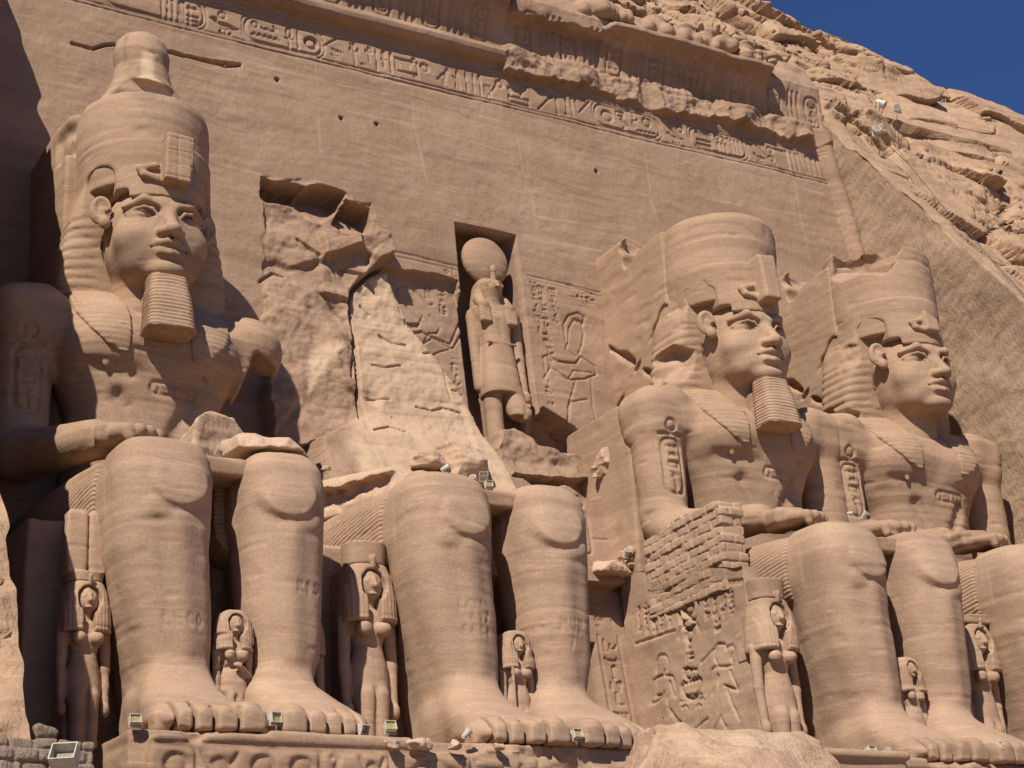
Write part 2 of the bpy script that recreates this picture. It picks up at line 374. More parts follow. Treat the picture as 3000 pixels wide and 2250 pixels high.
GL = {   # unit-box signs: L strokes, F sunk shapes, O discs
 'reed': [('F', [(.45, .35), (.62, .5), (.66, .8), (.5, 1), (.38, .7)]), ('L', [(.46, 0), (.46, .4)])],
 'water': [('L', [(0, .35), (.1, .6), (.2, .35), (.3, .6), (.4, .35), (.5, .6), (.6, .35), (.7, .6), (.8, .35), (.9, .6), (1, .35)])],
 'sun': [('O', (.5, .5, .42))], 'loaf': [('F', arc(.5, .25, .42, .5, 0, 180))],
 'mouth': [('F', arc(.5, .3, .5, .3, 20, 160)+arc(.5, .7, .5, .3, 200, 340))],
 'bird': [('F', [(.05, .78), (.16, .92), (.30, .90), (.36, .74), (.62, .58), (1.0, .22), (.72, .28), (.52, .22), (.30, .34), (.22, .58), (.18, .72)]), ('L', [(.42, .26), (.40, .02), (.30, .0)]), ('L', [(.54, .24), (.53, .02), (.44, .0)])],
 'bull': [('F', [(.0, .72), (.08, .86), (.2, .80), (.30, .76), (.85, .72), (.95, .6), (.93, .1), (.84, .1), (.82, .4), (.45, .36), (.36, .1), (.28, .1), (.26, .45), (.14, .55)]), ('L', [(.05, .84), (.0, 1.0), (.14, .96)]), ('L', [(.95, .66), (1.0, .3)])],
 'ankh': [('L', arc(.5, .75, .17, .22, -90, 270, 12)), ('L', [(.5, .52), (.5, 0)]), ('L', [(.2, .46), (.8, .46)])],
 'was': [('L', [(.42, .0), (.5, .1), (.58, 0)]), ('L', [(.5, .1), (.5, .9), (.3, 1.0), (.22, .84)])],
 'viper': [('L', [(.0, .3), (.2, .22), (.4, .36), (.6, .22), (.85, .3), (.95, .55), (.84, .62)]), ('L', [(.84, .62), (.80, .75)])],
 'basket': [('F', arc(.5, .7, .5, .5, 180, 360))], 'one': [('L', [(.5, .05), (.5, .95)])],
 'three': [('L', [(.2, .1), (.2, .9)]), ('L', [(.5, .1), (.5, .9)]), ('L', [(.8, .1), (.8, .9)])],
 'seated': [('F', [(.3, .0), (.85, .0), (.85, .12), (.72, .38), (.8, .5), (.62, .62), (.66, .8), (.56, .95), (.42, .92), (.4, .76), (.46, .64), (.34, .5), (.28, .2)]), ('L', [(.6, .5), (.95, .6)])],
 'feather': [('F', [(.4, 0), (.52, 0), (.56, .55), (.72, .82), (.58, 1.0), (.42, .9)])], 'flag': [('L', [(.4, 0), (.4, 1)]), ('F', [(.42, .96), (.8, .9), (.8, .7), (.42, .68)])],
 'star': [('L', [(.5+.5*math.cos(a)*k, .5+.5*math.sin(a)*k) for k in (0, 1)]) for a in (1.57, 2.83, 4.08, 5.34, .31)],
 'djed': [('L', [(.5, 0), (.5, .95)]), ('L', [(.25, .9), (.75, .9)]), ('L', [(.25, .75), (.75, .75)]), ('L', [(.25, .6), (.75, .6)])],
 'box': [('L', [(.05, .2), (.95, .2), (.95, .8), (.05, .8), (.05, .2)])], 'bar': [('L', [(0, .5), (1, .5)])], 'bars': [('L', [(0, .25), (1, .25)]), ('L', [(0, .7), (1, .7)])],
 'scarab': [('F', arc(.5, .4, .3, .4, 0, 360, 12)), ('L', [(.2, .6), (.05, .9)]), ('L', [(.8, .6), (.95, .9)])],
 'leg': [('F', [(.3, 1), (.55, 1), (.55, .2), (.9, .12), (.9, 0), (.3, 0)])], 'sedge': [('L', [(.5, 0), (.5, 1)]), ('L', [(.5, .55), (.15, .75), (.1, .6)]), ('L', [(.5, .55), (.85, .75), (.9, .6)]), ('L', [(.5, .75), (.2, .95)])],
 'mn': [('L', [(0, .3), (1, .3)]), ('L', [(0, .3), (0, .6), (1, .6), (1, .3)])]+[('L', [(.1+.16*k, .6), (.1+.16*k, .85)]) for k in range(6)],
 'arm': [('L', [(0, .3), (.75, .3), (.95, .55)]), ('L', [(0, .3), (.1, .6)])], 'cobra': [('L', [(.1, .05), (.9, .05), (.9, .3), (.5, .35), (.4, .6), (.55, .85), (.42, 1.0), (.28, .85)])],
 'goose': [('F', [(.0, .70), (.12, .85), (.24, .84), (.30, .62), (.62, .60), (1.0, .42), (.8, .32), (.55, .22), (.30, .28), (.18, .5), (.12, .66)]), ('L', [(.42, .24), (.40, .0)]), ('L', [(.54, .24), (.56, .0)]), ('L', [(.34, 0), (.66, 0)])],
 'diag': [('L', [(0, 1), (1, 0)])], 'crook': [('L', [(.5, 0), (.5, .8), (.35, 1), (.2, .8)])],
}
def glyph(cv, name, u, v, w, h, d=.075, wd=.05, flip=False, tr=None):
    m = (lambda q: (u+(1-q[0] if flip else q[0])*w, v+q[1]*h))
    for k, g in GL[name]:
        if k == 'L': cv.line([m(q) for q in g], wd, d)
        elif k == 'F': cv.fill([m(q) for q in g], d, bulge=.45, bw=min(w, h)*.25)
        else: cv.disc(m(g), g[2]*min(w, h), d*1.3)
POOL = ['reed', 'water', 'loaf', 'mouth', 'bird', 'ankh', 'was', 'viper', 'basket', 'three', 'seated', 'feather', 'flag', 'djed', 'bars', 'leg', 'sun', 'box', 'arm', 'one', 'crook', 'scarab']
def column(cv, u, v1, v0, w, seed, d=.05, wd=.04):          # a column of small signs from v1 down to v0
    r = random.Random(seed); v = v1
    while v > v0+.12:
        h = w*r.choice((.45, .7, .95)); h = min(h, v-v0)
        if r.random() < .35: 
            for k in (0, .52): glyph(cv, r.choice(POOL), u+k*w, v-h, w*.44, h, d, wd*.8)
        else: glyph(cv, r.choice(POOL), u+.06*w, v-h, w*.88, h, d, wd, r.random() < .5)
        v -= h+w*.14
LT = {'S': [(1, .9), (.6, 1), (.1, .85), (.2, .6), (.8, .4), (.9, .15), (.5, 0), (0, .1)], 'M': [(0, 0), (.1, 1), (.5, .4), (.9, 1), (1, 0)], 'U': [(.1, 1), (.1, .2), (.5, 0), (.9, .2), (.9, 1)], 'R': [(.1, 0), (.1, 1), (.8, .9), (.8, .6), (.1, .5), (.9, 0)], 'T': [(0, 1), (1, 1), (.5, 1), (.5, 0)],
      '1': [(.3, .8), (.55, 1), (.55, 0)], '8': [(.5, .5), (.15, .75), (.5, 1), (.85, .75), (.5, .5), (.1, .22), (.5, 0), (.9, .22), (.5, .5)], '2': [(.1, .8), (.5, 1), (.85, .75), (.1, 0), (.95, 0)], '0': [(.5, 1), (.1, .5), (.5, 0), (.9, .5), (.5, 1)], 'L': [(.1, 1), (.1, 0), (.9, 0)], 'O': [(.5, 1), (.1, .5), (.5, 0), (.9, .5), (.5, 1)], 'N': [(.1, 0), (.1, 1), (.9, 0), (.9, 1)], 'A': [(0, 0), (.5, 1), (1, 0), (.75, .4), (.25, .4)], '9': [(.85, .7), (.5, .5), (.15, .75), (.5, 1), (.85, .75), (.7, 0)], '7': [(.1, 1), (.9, 1), (.4, 0)], 'E': [(.9, 1), (.1, 1), (.1, .5), (.7, .5), (.1, .5), (.1, 0), (.9, 0)], 'C': [(.9, .85), (.5, 1), (.1, .5), (.5, 0), (.9, .15)]}
def scratch(P, words, ymax, dep=.020, wd=.04):      # letters scratched into the front of a finished surface: (word, x, z, height)
    for word, x0, z0, h in words:
        cv = Canvas(x0-.2, z0-.2, x0+len(word)*h*.95+.2, z0+h+.2, .02)
        for k, ch in enumerate(word):
            if ch in LT: cv.line([(x0+k*h*.95+a*h*.6, z0+b*h) for a, b in LT[ch]], wd, dep, .03)
        i = np.round((P[:, 0]-cv.u[0])/.02).astype(int); j = np.round((P[:, 2]-cv.v[0])/.02).astype(int)
        ok = (i >= 0) & (j >= 0) & (i < len(cv.u)) & (j < len(cv.v)) & (P[:, 1] < ymax)
        P = P.copy(); P[ok, 1] += cv.D[i[ok], j[ok]]
    return P
def panel(name, cv, origin, eu, ev, en, mat, parent=None, extra=None, back=.5, smooth=True, top=None):
    eu, ev, en = [np.array(a, float)/np.linalg.norm(a) for a in (eu, ev, en)]
    o = -cv.D+(extra if extra is not None else 0)
    P = np.array(origin)+cv.U[..., None]*eu+(cv.V if top is None else np.minimum(cv.V, top))[..., None]*ev+o[..., None]*en
    rim = np.pad(P, ((1, 1), (1, 1), (0, 0)), mode='edge'); bk = rim.copy(); k = np.ones(rim.shape[:2], bool); k[1:-1, 1:-1] = False
    rim[k] = bk[k]-en*back
    V, Q = gridmesh(rim)
    if np.dot(np.cross(eu, ev), en) < 0: Q = Q[:, ::-1]
    return mk(name, V, Q, mat, parent, smooth)

# ---------------------------------------------------------------- the colossal seated kings, in their own coordinates (x across, -y to the front, z up)
DX = (0.0, 6.80, 18.67, 25.41)
def rough_cut(p, amp=.18, s=1.3, seed=0.0):
    f, lo, hi = p
    return (lambda x, y, z: f(x, y, z)+amp*fbm(x+seed, y, z+seed, s, 3)+amp*.5*noise3(x*.5+seed, y*.5, z*3.0)), lo, hi
def head_field():
    F = Field((-2.1, -3.85, 11.3), (2.1, -.2, 15.3), .032)
    F.add(ell((0.02, -1.50, 13.85), (1.20, 1.50, 1.55)))
    F.add(ell((0.02, -1.78, 13.15), (1.04, 1.24, .98)), .35)
    F.add(loft(2, [(11.2, 0, -1.15, .98, .95), (12.2, 0, -1.30, .90, .90), (13.0, 0, -1.5, .9, .9)]), .10)
    for s in (-1, 1):
        F.add(ell((s*.68, -2.38, 13.42), (.50, .44, .50)), .30)
        F.add(ell((s*.45, -2.35, 12.80), (.48, .45, .42)), .28)
    F.add(ell((0, -2.78, 12.48), (.46, .34, .26)), .24)
    F.add(ell((0, -2.70, 12.95), (.58, .36, .30)), .24)
    for s in (-1, 1):                                             # brow and eye
        F.add(cap((s*.20, -2.86, 14.22), (s*.60, -2.80, 14.36), .10), .16).add(cap((s*.60, -2.80, 14.36), (s*1.02, -2.42, 14.22), .10, .06), .16)
        F.cut(ell((s*.60, -2.96, 14.01), (.41, .36, .215), rot(0, s*10, s*-18)), .07)
        F.add(ell((s*.60, -2.46, 13.98), (.37, .31, .22), rot(0, s*10, s*-16)), .03)
        up = [(.25, -2.93, 13.88), (.42, -2.90, 14.08), (.62, -2.84, 14.13), (.80, -2.71, 14.09), (.97, -2.50, 14.0)]
        lowl = [(.25, -2.93, 13.88), (.45, -2.86, 13.80), (.65, -2.79, 13.79), (.84, -2.64, 13.86), (.97, -2.50, 13.98)]
        for q, r in ((up, .040), (lowl, .030)):
            for a, b in zip(q[:-1], q[1:]): F.add(cap((s*a[0], a[1], a[2]), (s*b[0], b[1], b[2]), r), .04)
    F.add(cap((0, -2.84, 14.10), (0, -3.25, 13.46), .13, .18), .12)      # nose
    F.add(ell((0, -3.27, 13.42), (.20, .20, .17)), .07)
    for s in (-1, 1):
        F.add(ell((s*.215, -3.08, 13.39), (.15, .21, .14)), .07)
        F.cut(ell((s*.11, -3.27, 13.25), (.07, .09, .06)), .04)
    lip = [(-.54, -2.77, 13.02), (-.28, -3.02, 13.105), (-.08, -3.12, 13.15), (0, -3.11, 13.125), (.08, -3.12, 13.15), (.28, -3.02, 13.105), (.54, -2.77, 13.02)]
    for a, b in zip(lip[:-1], lip[1:]): F.add(cap(a, b, .095 if abs(a[0])+abs(b[0]) < .7 else .07), .05)
    lo_ = [(-.48, -2.79, 12.95), (-.24, -3.02, 12.865), (0, -3.09, 12.845), (.24, -3.02, 12.865), (.48, -2.79, 12.95)]
    for a, b in zip(lo_[:-1], lo_[1:]): F.add(cap(a, b, .11 if abs(a[0])+abs(b[0]) < .5 else .085), .05)
    mo = [(-.58, -2.80, 13.00), (-.28, -3.14, 12.985), (0, -3.22, 13.00), (.28, -3.14, 12.985), (.58, -2.80, 13.00)]
    for a, b in zip(mo[:-1], mo[1:]): F.cut(cap(a, b, .030), .03)
    F.cut(cap((0, -3.12, 13.26), (0, -3.17, 13.20), .03), .05)
    F.cut(cap((-.25, -3.10, 12.70), (.25, -3.10, 12.70), .06), .10)
    for s in (-1, 1):                                             # ears stand out from the head, opened towards the front
        M = rot(0, s*5, s*32)
        F.add(ell((s*1.42, -1.86, 14.30), (.29, .12, .40), M), .05).add(ell((s*1.34, -1.98, 13.92), (.15, .13, .17), M), .06)
        F.cut(ell((s*1.43, -1.99, 14.36), (.20, .12, .28), M), .03)
        F.add(ell((s*1.36, -1.90, 14.24), (.09, .07, .17), rot(0, s*25, s*32)), .04)
        F.cut(ell((s*1.28, -2.02, 14.20), (.07, .12, .11), M), .03)
    return F
def beard_field():
    F = Field((-.95, -3.9, 10.4), (.95, -2.0, 12.75), .024)
    f, lo, hi = loft(2, [(10.72, 0.02, -2.98, .61, .46), (11.6, 0.02, -2.88, .54, .42), (12.30, 0.02, -2.75, .46, .36)], 5)
    F.add(((lambda x, y, z: f(x, y, z)+.012*np.sin((z+.06*np.abs(x)**2+.03*noise3(x*1.5, y, z))*2*math.pi/.098)), lo, hi))
    F.add(loft(2, [(10.8, 0, -2.45, .30, .5), (12.0, 0, -2.2, .4, .5)], 4), .05)
    F.cut(rough_cut(box((0, -3, 10.55), (1.2, 1.2, .17), .0), .10, 2.2))
    return F
def crown_field(kind):
    F = Field((-2.1, -3.1, 14.4), (2.1, 1.4, 20.8), .05)
    if kind == 'double':
        F.add(loft(2, [(15.0, -.03, -.85, 1.60, 1.70), (16.0, -.05, -.85, 1.68, 1.76), (17.0, -.06, -.85, 1.73, 1.78), (17.4, -.06, -.85, 1.70, 1.73), (17.62, -.06, -.85, 1.62, 1.64)]))
        F.add(loft(2, [(17.45, -.06, -.85, 1.58, 1.58), (17.85, -.06, -.82, 1.34, 1.34), (18.35, -.07, -.75, 1.0, 1.0), (18.8, -.08, -.65, .80, .80), (19.3, -.07, -.6, .72, .72), (19.75, -.08, -.6, .755, .75), (20.1, -.1, -.6, .68, .67), (20.32, -.12, -.6, .48, .48), (20.43, -.12, -.6, .12, .12)]), .10)
        F.cut(rough_cut(box((.2, -2.3, 18.15), (2.2, .9, .30), 0, rot(0, 5, 0)), .16, 1.2), .06)
        F.cut(rough_cut(box((1.6, -1.5, 18.2), (.5, 1.3, .35), 0, rot(0, 20, 0)), .2, 1.4), .04)
    elif kind == 'cut':
        F.add(loft(2, [(15.0, 0, -.85, 1.66, 1.70), (16.0, 0, -.85, 1.80, 1.80), (17.0, .08, -.85, 1.84, 1.82), (17.75, .13, -.85, 1.82, 1.78), (18.0, .13, -.8, 1.7, 1.65)]))
        F.add(loft(2, [(17.8, .2, -.75, 1.5, 1.5), (18.15, .25, -.6, 1.3, 1.25), (18.42, .3, -.5, 1.0, .95)]), .12)
        F.cut(rough_cut(box((0, -.8, 18.58), (3, 3, .25), 0, rot(4, 2, 0)), .18, 1.0), .03)
        F.cut(rough_cut(box((1.75, -1.9, 17.9), (.5, .6, .5), 0, rot(0, 30, 0)), .2, 1.5), .03)
    else:
        F.add(loft(2, [(15.0, 0, -.85, 1.66, 1.70), (16.0, 0, -.85, 1.78, 1.80), (17.0, .0, -.85, 1.80, 1.80), (18.3, .0, -.85, 1.74, 1.72)]))
        F.cut(rough_cut(box((0, -.8, 18.55), (3, 3, .35), 0, rot(3, 8, 0)), .25, 1.0), .03)
        F.cut(rough_cut(box((-1.5, -1.8, 17.9), (.9, 1.0, .8), 0, rot(20, -25, 20)), .25, 1.0), .04)
    return F
def headcloth_field(broken):
    F = Field((-2.6, -3.25, 11.8), (2.6, 1.2, 16.4), .045)
    F.add(loft(2, [(14.50, 0, -1.30, 1.34, 1.60), (14.9, 0, -1.22, 1.46, 1.64), (15.5, -.02, -1.05, 1.60, 1.70), (16.1, -.04, -.92, 1.71, 1.81), (16.2, -.04, -.9, 1.69, 1.80)]))
    F.add(loft(2, [(12.0, .05, -.30, 2.20, .80), (12.6, .05, -.32, 2.26, .85), (13.2, .05, -.35, 2.22, .88), (14.0, .04, -.4, 2.06, .95), (14.8, 0, -.45, 1.84, 1.02), (15.1, 0, -.55, 1.72, 1.12), (15.9, -.03, -.6, 1.68, 1.15)], 6), .04)
    for s in (-1, 1):                                             # hollow between the brow and the folded edge, where the ear stands
        F.cut(box((s*1.58, -2.05, 14.62), (.46, .72, .92), .34, rot(0, s*4, s*8)), .03)
        F.cut(box((s*1.25, -1.95, 13.5), (.60, .55, 1.25), .1, rot(0, 0, s*-10)), .08)
        for r in (.0, .14, .28):
            pts = [(s*(1.16+r*.2), -1.95+r, 14.55+r*1.2), (s*(1.25+r*.3), -1.72+r*.6, 15.0+r), (s*1.45, -1.45, 15.28+r*.5)]
            for a, b in zip(pts[:-1], pts[1:]): F.cut(cap(a, b, .03), .04)
    F.cut(ell((0, -1.7, 13.6), (1.22, 1.6, 1.0)), .05)
    def f(Fv, x, y, z):
        t = (z+.10*np.abs(x)+.04*noise3(x, y, z))/.265
        return Fv+.018*sst(.30, .05, np.abs(t-np.floor(t)-.5))*sst(14.55, 14.3, z)*sst(1.15, 1.4, np.abs(x))
    F.mod(f, (-2.6, -3, 11.9), (2.6, 1, 14.6))
    if broken:
        for i, (c, h, M) in enumerate(broken): F.cut(rough_cut(box(c, h, 0, M), .22, 1.4, i*7.0), .04)
    return F
def torso_field(left_arm=True, damage=()):
    F = Field((-4.4, -6.3, 6.0), (4.4, 1.2, 12.9), .048)
    F.add(loft(2, [(6.2, 0, -.6, 2.1, 1.5), (7.4, 0, -.8, 1.9, 1.42), (8.4, 0, -.95, 1.80, 1.28), (9.2, 0, -1.0, 1.88, 1.25), (10.0, 0, -1.0, 2.2, 1.38), (10.8, 0, -.95, 2.55, 1.5), (11.4, 0, -.85, 2.75, 1.4), (11.9, 0, -.7, 2.5, 1.1), (12.3, 0, -.6, 1.9, .8)], 2.4))
    for s in (-1, 1):
        F.add(ell((s*1.05, -1.75, 10.62), (1.05, .80, .78)), .35)
        F.cut(cap((s*.15, -2.62, 9.80), (s*1.75, -2.20, 9.95), .07), .30)
        F.add(ell((s*1.28, -2.30, 10.02), (.10, .05, .10)), .06)
        F.cut(cap((s*.35, -2.28, 8.2), (s*.9, -2.15, 9.3), .10), .3)
        if s > 0 and not left_arm:
            F.add(ell((2.75, -.85, 11.45), (1.05, 1.0, .92)), .3).add(cap((2.7, -.9, 11.2), (3.0, -1.1, 10.2), .85, .7), .2)
            F.cut(rough_cut(box((3.45, -1.3, 9.35), (1.25, 1.9, 1.45), 0, rot(10, 22, 0)), .22, 1.0), .05)
            continue
        F.add(box((s*2.88, -.85, 11.35), (.94, .95, .92), .62, rot(0, s*10, 0)), .3)
        F.add(cap((s*2.98, -.9, 11.2), (s*3.02, -1.15, 8.0), .78, .70), .2)
        F.add(cap((s*3.02, -1.1, 8.2), (s*3.0, -1.6, 7.72), .70, .62), .15)
        F.add(cap((s*3.0, -1.5, 7.72), (s*2.02, -4.1, 7.40), .60, .44, 1.1, 1.0), .2)
        F.add(box((s*1.74, -4.75, 7.24), (.46, .75, .26), .18, rot(6, 0, s*16)), .15)
        for k in range(4):
            u = k-1.5; a = np.array((s*1.62, -5.2, 7.16))+np.array((u*.235, -u*s*.07, 0))
            F.add(cap(a, a+np.array((-s*.15, -.62-(.10 if k in (1, 2) else 0), -.10)), .19, .165, 1.0, 1.0), .03).add(cap(a+np.array((-s*.15, -.60, -.10)), a+np.array((-s*.17, -.66, -.28)), .15, .12), .03)
        F.add(cap((s*1.42-s*.25, -4.5, 7.2), (s*.95, -5.0, 7.05), .13, .11), .06)
    for i, (c, h, M) in enumerate(damage): F.cut(rough_cut(box(c, h, 0, M), .18, 1.3, i*9.0), .05)
    cv = Canvas(F.ax[0][0], F.ax[2][0], F.ax[0][-1], F.ax[2][-1], F.h)      # royal names on arms and chest
    for sx in (-1, 1):
        if sx > 0: continue
        cv.cartouche(sx*3.0-.30, 8.75, sx*3.0+.30, 10.45, .07, .07); column(cv, sx*3.0-.19, 10.3, 8.85, .38, 900+sx, .07, .06); cv.disc((sx*3.0, 10.85), .2, .09); cv.line([(sx*3.0-.35, 10.58), (sx*3.0+.35, 10.58)], .06, .06)
    cv.cartouche(-.15, 9.42, 1.0, 9.72, .05, .05); 
    for k in range(5): glyph(cv, POOL[k*3], -.05+k*.2, 9.47, .17, .2, .05, .045)
    F.F += (cv.D[:F.F.shape[0], None, :F.F.shape[2]]*(F.ax[1] < -.9)[None, :, None]).astype(np.float32)
    return F
LAPPET = [(-.62, 12.3), (-.80, 10.30), (-1.0, 10.28), (-1.35, 10.45), (-1.72, 10.85), (-1.98, 11.4), (-2.05, 12.5)]
def lappet_fields(T):
    out = []
    for s in (-1, 1):
        F = T.copy(); U, V = np.meshgrid(F.ax[0], F.ax[2], indexing='ij')
        sp = sd_poly([(s*a, b) for a, b in LAPPET], U, V)[:, None, :]
        y, z = F.ax[1][None, :, None], F.ax[2][None, None, :]
        F.F = np.maximum(np.maximum(T.F-.07+.015*np.sin(z*2*math.pi/.15), sp), y+.7); out.append(F)
    return out
def leg_field(s):                       # s = -1 the king's right leg (left in the picture)
    F = Field((min(s*2.95, -s*.25), -10.4, -.15), (max(s*2.95, -s*.25), .6, 7.2), .043) if s > 0 else Field((-2.95, -10.4, -.15), (.25, .6, 7.2), .043)
    cx = (lambda q: q*s)
    kx, ax, kr, ar = (1.26, .92, 1.02, .70) if s < 0 else (1.48, 1.42, .87, .66); fo = -.20 if s < 0 else 0.0
    F.add(loft(1, [(-6.0, cx(kx), 5.55, kr*1.05, 1.05), (-3, cx(1.5), 5.6, 1.2, 1.0), (.3, cx(1.5), 5.6, 1.25, 1.0)], 2.6))
    rows = [(0.0, cx(ax-.02), -6.25, ar*1.10, .98), (.8, cx(ax), -6.3, ar*1.03, .92), (1.5, cx(ax), -6.35, ar, .86), (2.3, cx(ax+.08), -6.35, ar*1.16, .92), (3.2, cx((ax+kx)/2+.03), -6.3, (ar+kr)*.545, 1.0), (4.2, cx(kx), -6.25, kr*1.0, 1.08), (5.2, cx(kx), -6.22, kr*1.05, 1.16), (5.8, cx(kx), -6.18, kr*1.08, 1.18), (6.2, cx(kx), -6.12, kr*1.05, 1.14), (6.48, cx(kx), -6.05, kr*.95, 1.04), (6.64, cx(kx), -5.98, kr*.80, .88), (6.72, cx(kx), -5.9, kr*.58, .66)]
    F.add(loft(2, rows, 2.9), .15)
    F.add(loft(2, [(.1, cx(ax), -5.3, ar*.62, 1.0), (3, cx(kx), -5.3, kr*.66, 1.0), (5.3, cx(kx), -5.3, kr*.8, 1.0)], 3), .35)
    def knee(v, x, y, z):                      # kneecap: swells downwards to a crisp lower rim
        u, w = (x-cx(kx-.16))/.70, (z-5.55)/.62; q = np.sqrt(u*u+w*w); u2, w2 = (x-cx(kx+.35))/.42, (z-4.95)/.30
        return v-(.105*sst(1.04, .80, q)*sst(.9, -.5, w)+.05*sst(1, .3, np.sqrt(u2*u2+w2*w2)))*(y < -6.5)
    F.mod(knee, (-2.9, -8, 4.2), (2.9, -6.4, 6.6))
    F.add(cap((cx(kx-.1), -7.22, 4.7), (cx(ax), -7.14, 2.0), .14, .09), .35)   # shin ridge
    for q in (-1, 1): F.add(ell((cx(ax)+q*ar*.9, -6.2, 1.05), (.18, .30, .28)), .2)
    F.add(loft(1, [(-9.35, cx(1.30+fo), .22, .78, .18), (-9.0, cx(1.34+fo), .30, .95, .34), (-8.5, cx(1.33+fo), .42, .97, .50), (-7.8, cx(1.30+fo), .60, .92, .70), (-7.2, cx(1.24+fo), .80, .84, .92), (-6.3, cx(1.18+fo), .8, .76, .9), (-5.3, cx(1.12+fo), .6, .70, .7)], 2.3), .3)
    tx = [q+.6*fo for q in (.52, 1.0, 1.40, 1.76, 2.08)]; ty = [-9.62, -9.55, -9.42, -9.25, -9.05]; tr = [.31, .22, .20, .19, .175]
    for a, b, r in zip(tx, ty, tr):
        F.add(cap((cx(a*.94+.03), b+1.0, .42), (cx(a), b+r, .30), r*.9, r), .05); F.add(box((cx(a), b+.25, .20), (r*.95, .24, .20), .08), .06)
        F.add(ell((cx(a), b+.12, .36), (r*.6, .13, .10), rot(-25, 0, 0)), .02)
    for i in range(4):
        m = (tx[i]+tx[i+1])/2
        F.cut(box((cx(m), ty[i]+.05, .30), (.030, .42, .34), .02, rot(8, 0, 0)), .04)
    F.cut(box((0, -7, -.3), (4, 5, .25), 0))
    return F
def kilt_field(top=True):
    F = Field((-3.2, -6.2, 3.8), (3.2, .6, 7.3), .05)
    for s in (-1, 1): F.add(loft(1, [(-5.55, s*1.38, 5.57, 1.08, 1.02), (-5.0, s*1.40, 5.58, 1.17, 1.10), (-4.0, s*1.45, 5.60, 1.24, 1.14), (-2.4, s*1.5, 5.62, 1.34, 1.18), (.2, s*1.55, 5.6, 1.45, 1.2)], 3), .12)
    F.cut(box((0, -5.0, 3.85), (4, 1.4, .6), 0, rot(-20, 0, 0)), .05)
    return F
def throne_field(h=5.4):
    F = Field((-3.9, -5.5, -.2), (3.9, 2.6, h+.4), .085)
    F.add(box((0, -.95, h/2), (3.5, 3.45, h/2), .06))
    return F
HEAD = head_field().mesh(); BEARD = beard_field().mesh()
LEG = {s: leg_field(s).mesh() for s in (-1, 1)}
KILT = kilt_field().mesh()
def part(name, PQ, mat, root, amp=1.0):
    P, Q = PQ; loc = np.array(root.location)
    return mk(name, weather(P, Q, loc, amp) if amp else P, Q, mat, root)
def pillar(root, rows, rough, amp=1.0):  # the slab that ties the figure's back to the wall
    F = Field((-3.8, -1.2, 5.0), (3.8, 4.2, 19.0), .07)
    for c, h, M in rows: F.add(box(c, h, .06, M), .05)
    for i, (c, h, M) in enumerate(rough): F.cut(rough_cut(box(c, h, 0, M), .30, .8, i*5.0), .05)
    return solid('back_pillar', F, M_STONE, root, amp, tuple(root.location))
LAB = ['seated stone king with tall double crown, part of its arm in deep shadow',
       'ruined seated stone king with only its legs and lap left below a broken wall',
       'seated stone king with cut-off crown and long ribbed beard beside the brick pier',
       'seated stone king without a beard, next to the picked side wall']
KINGS = []
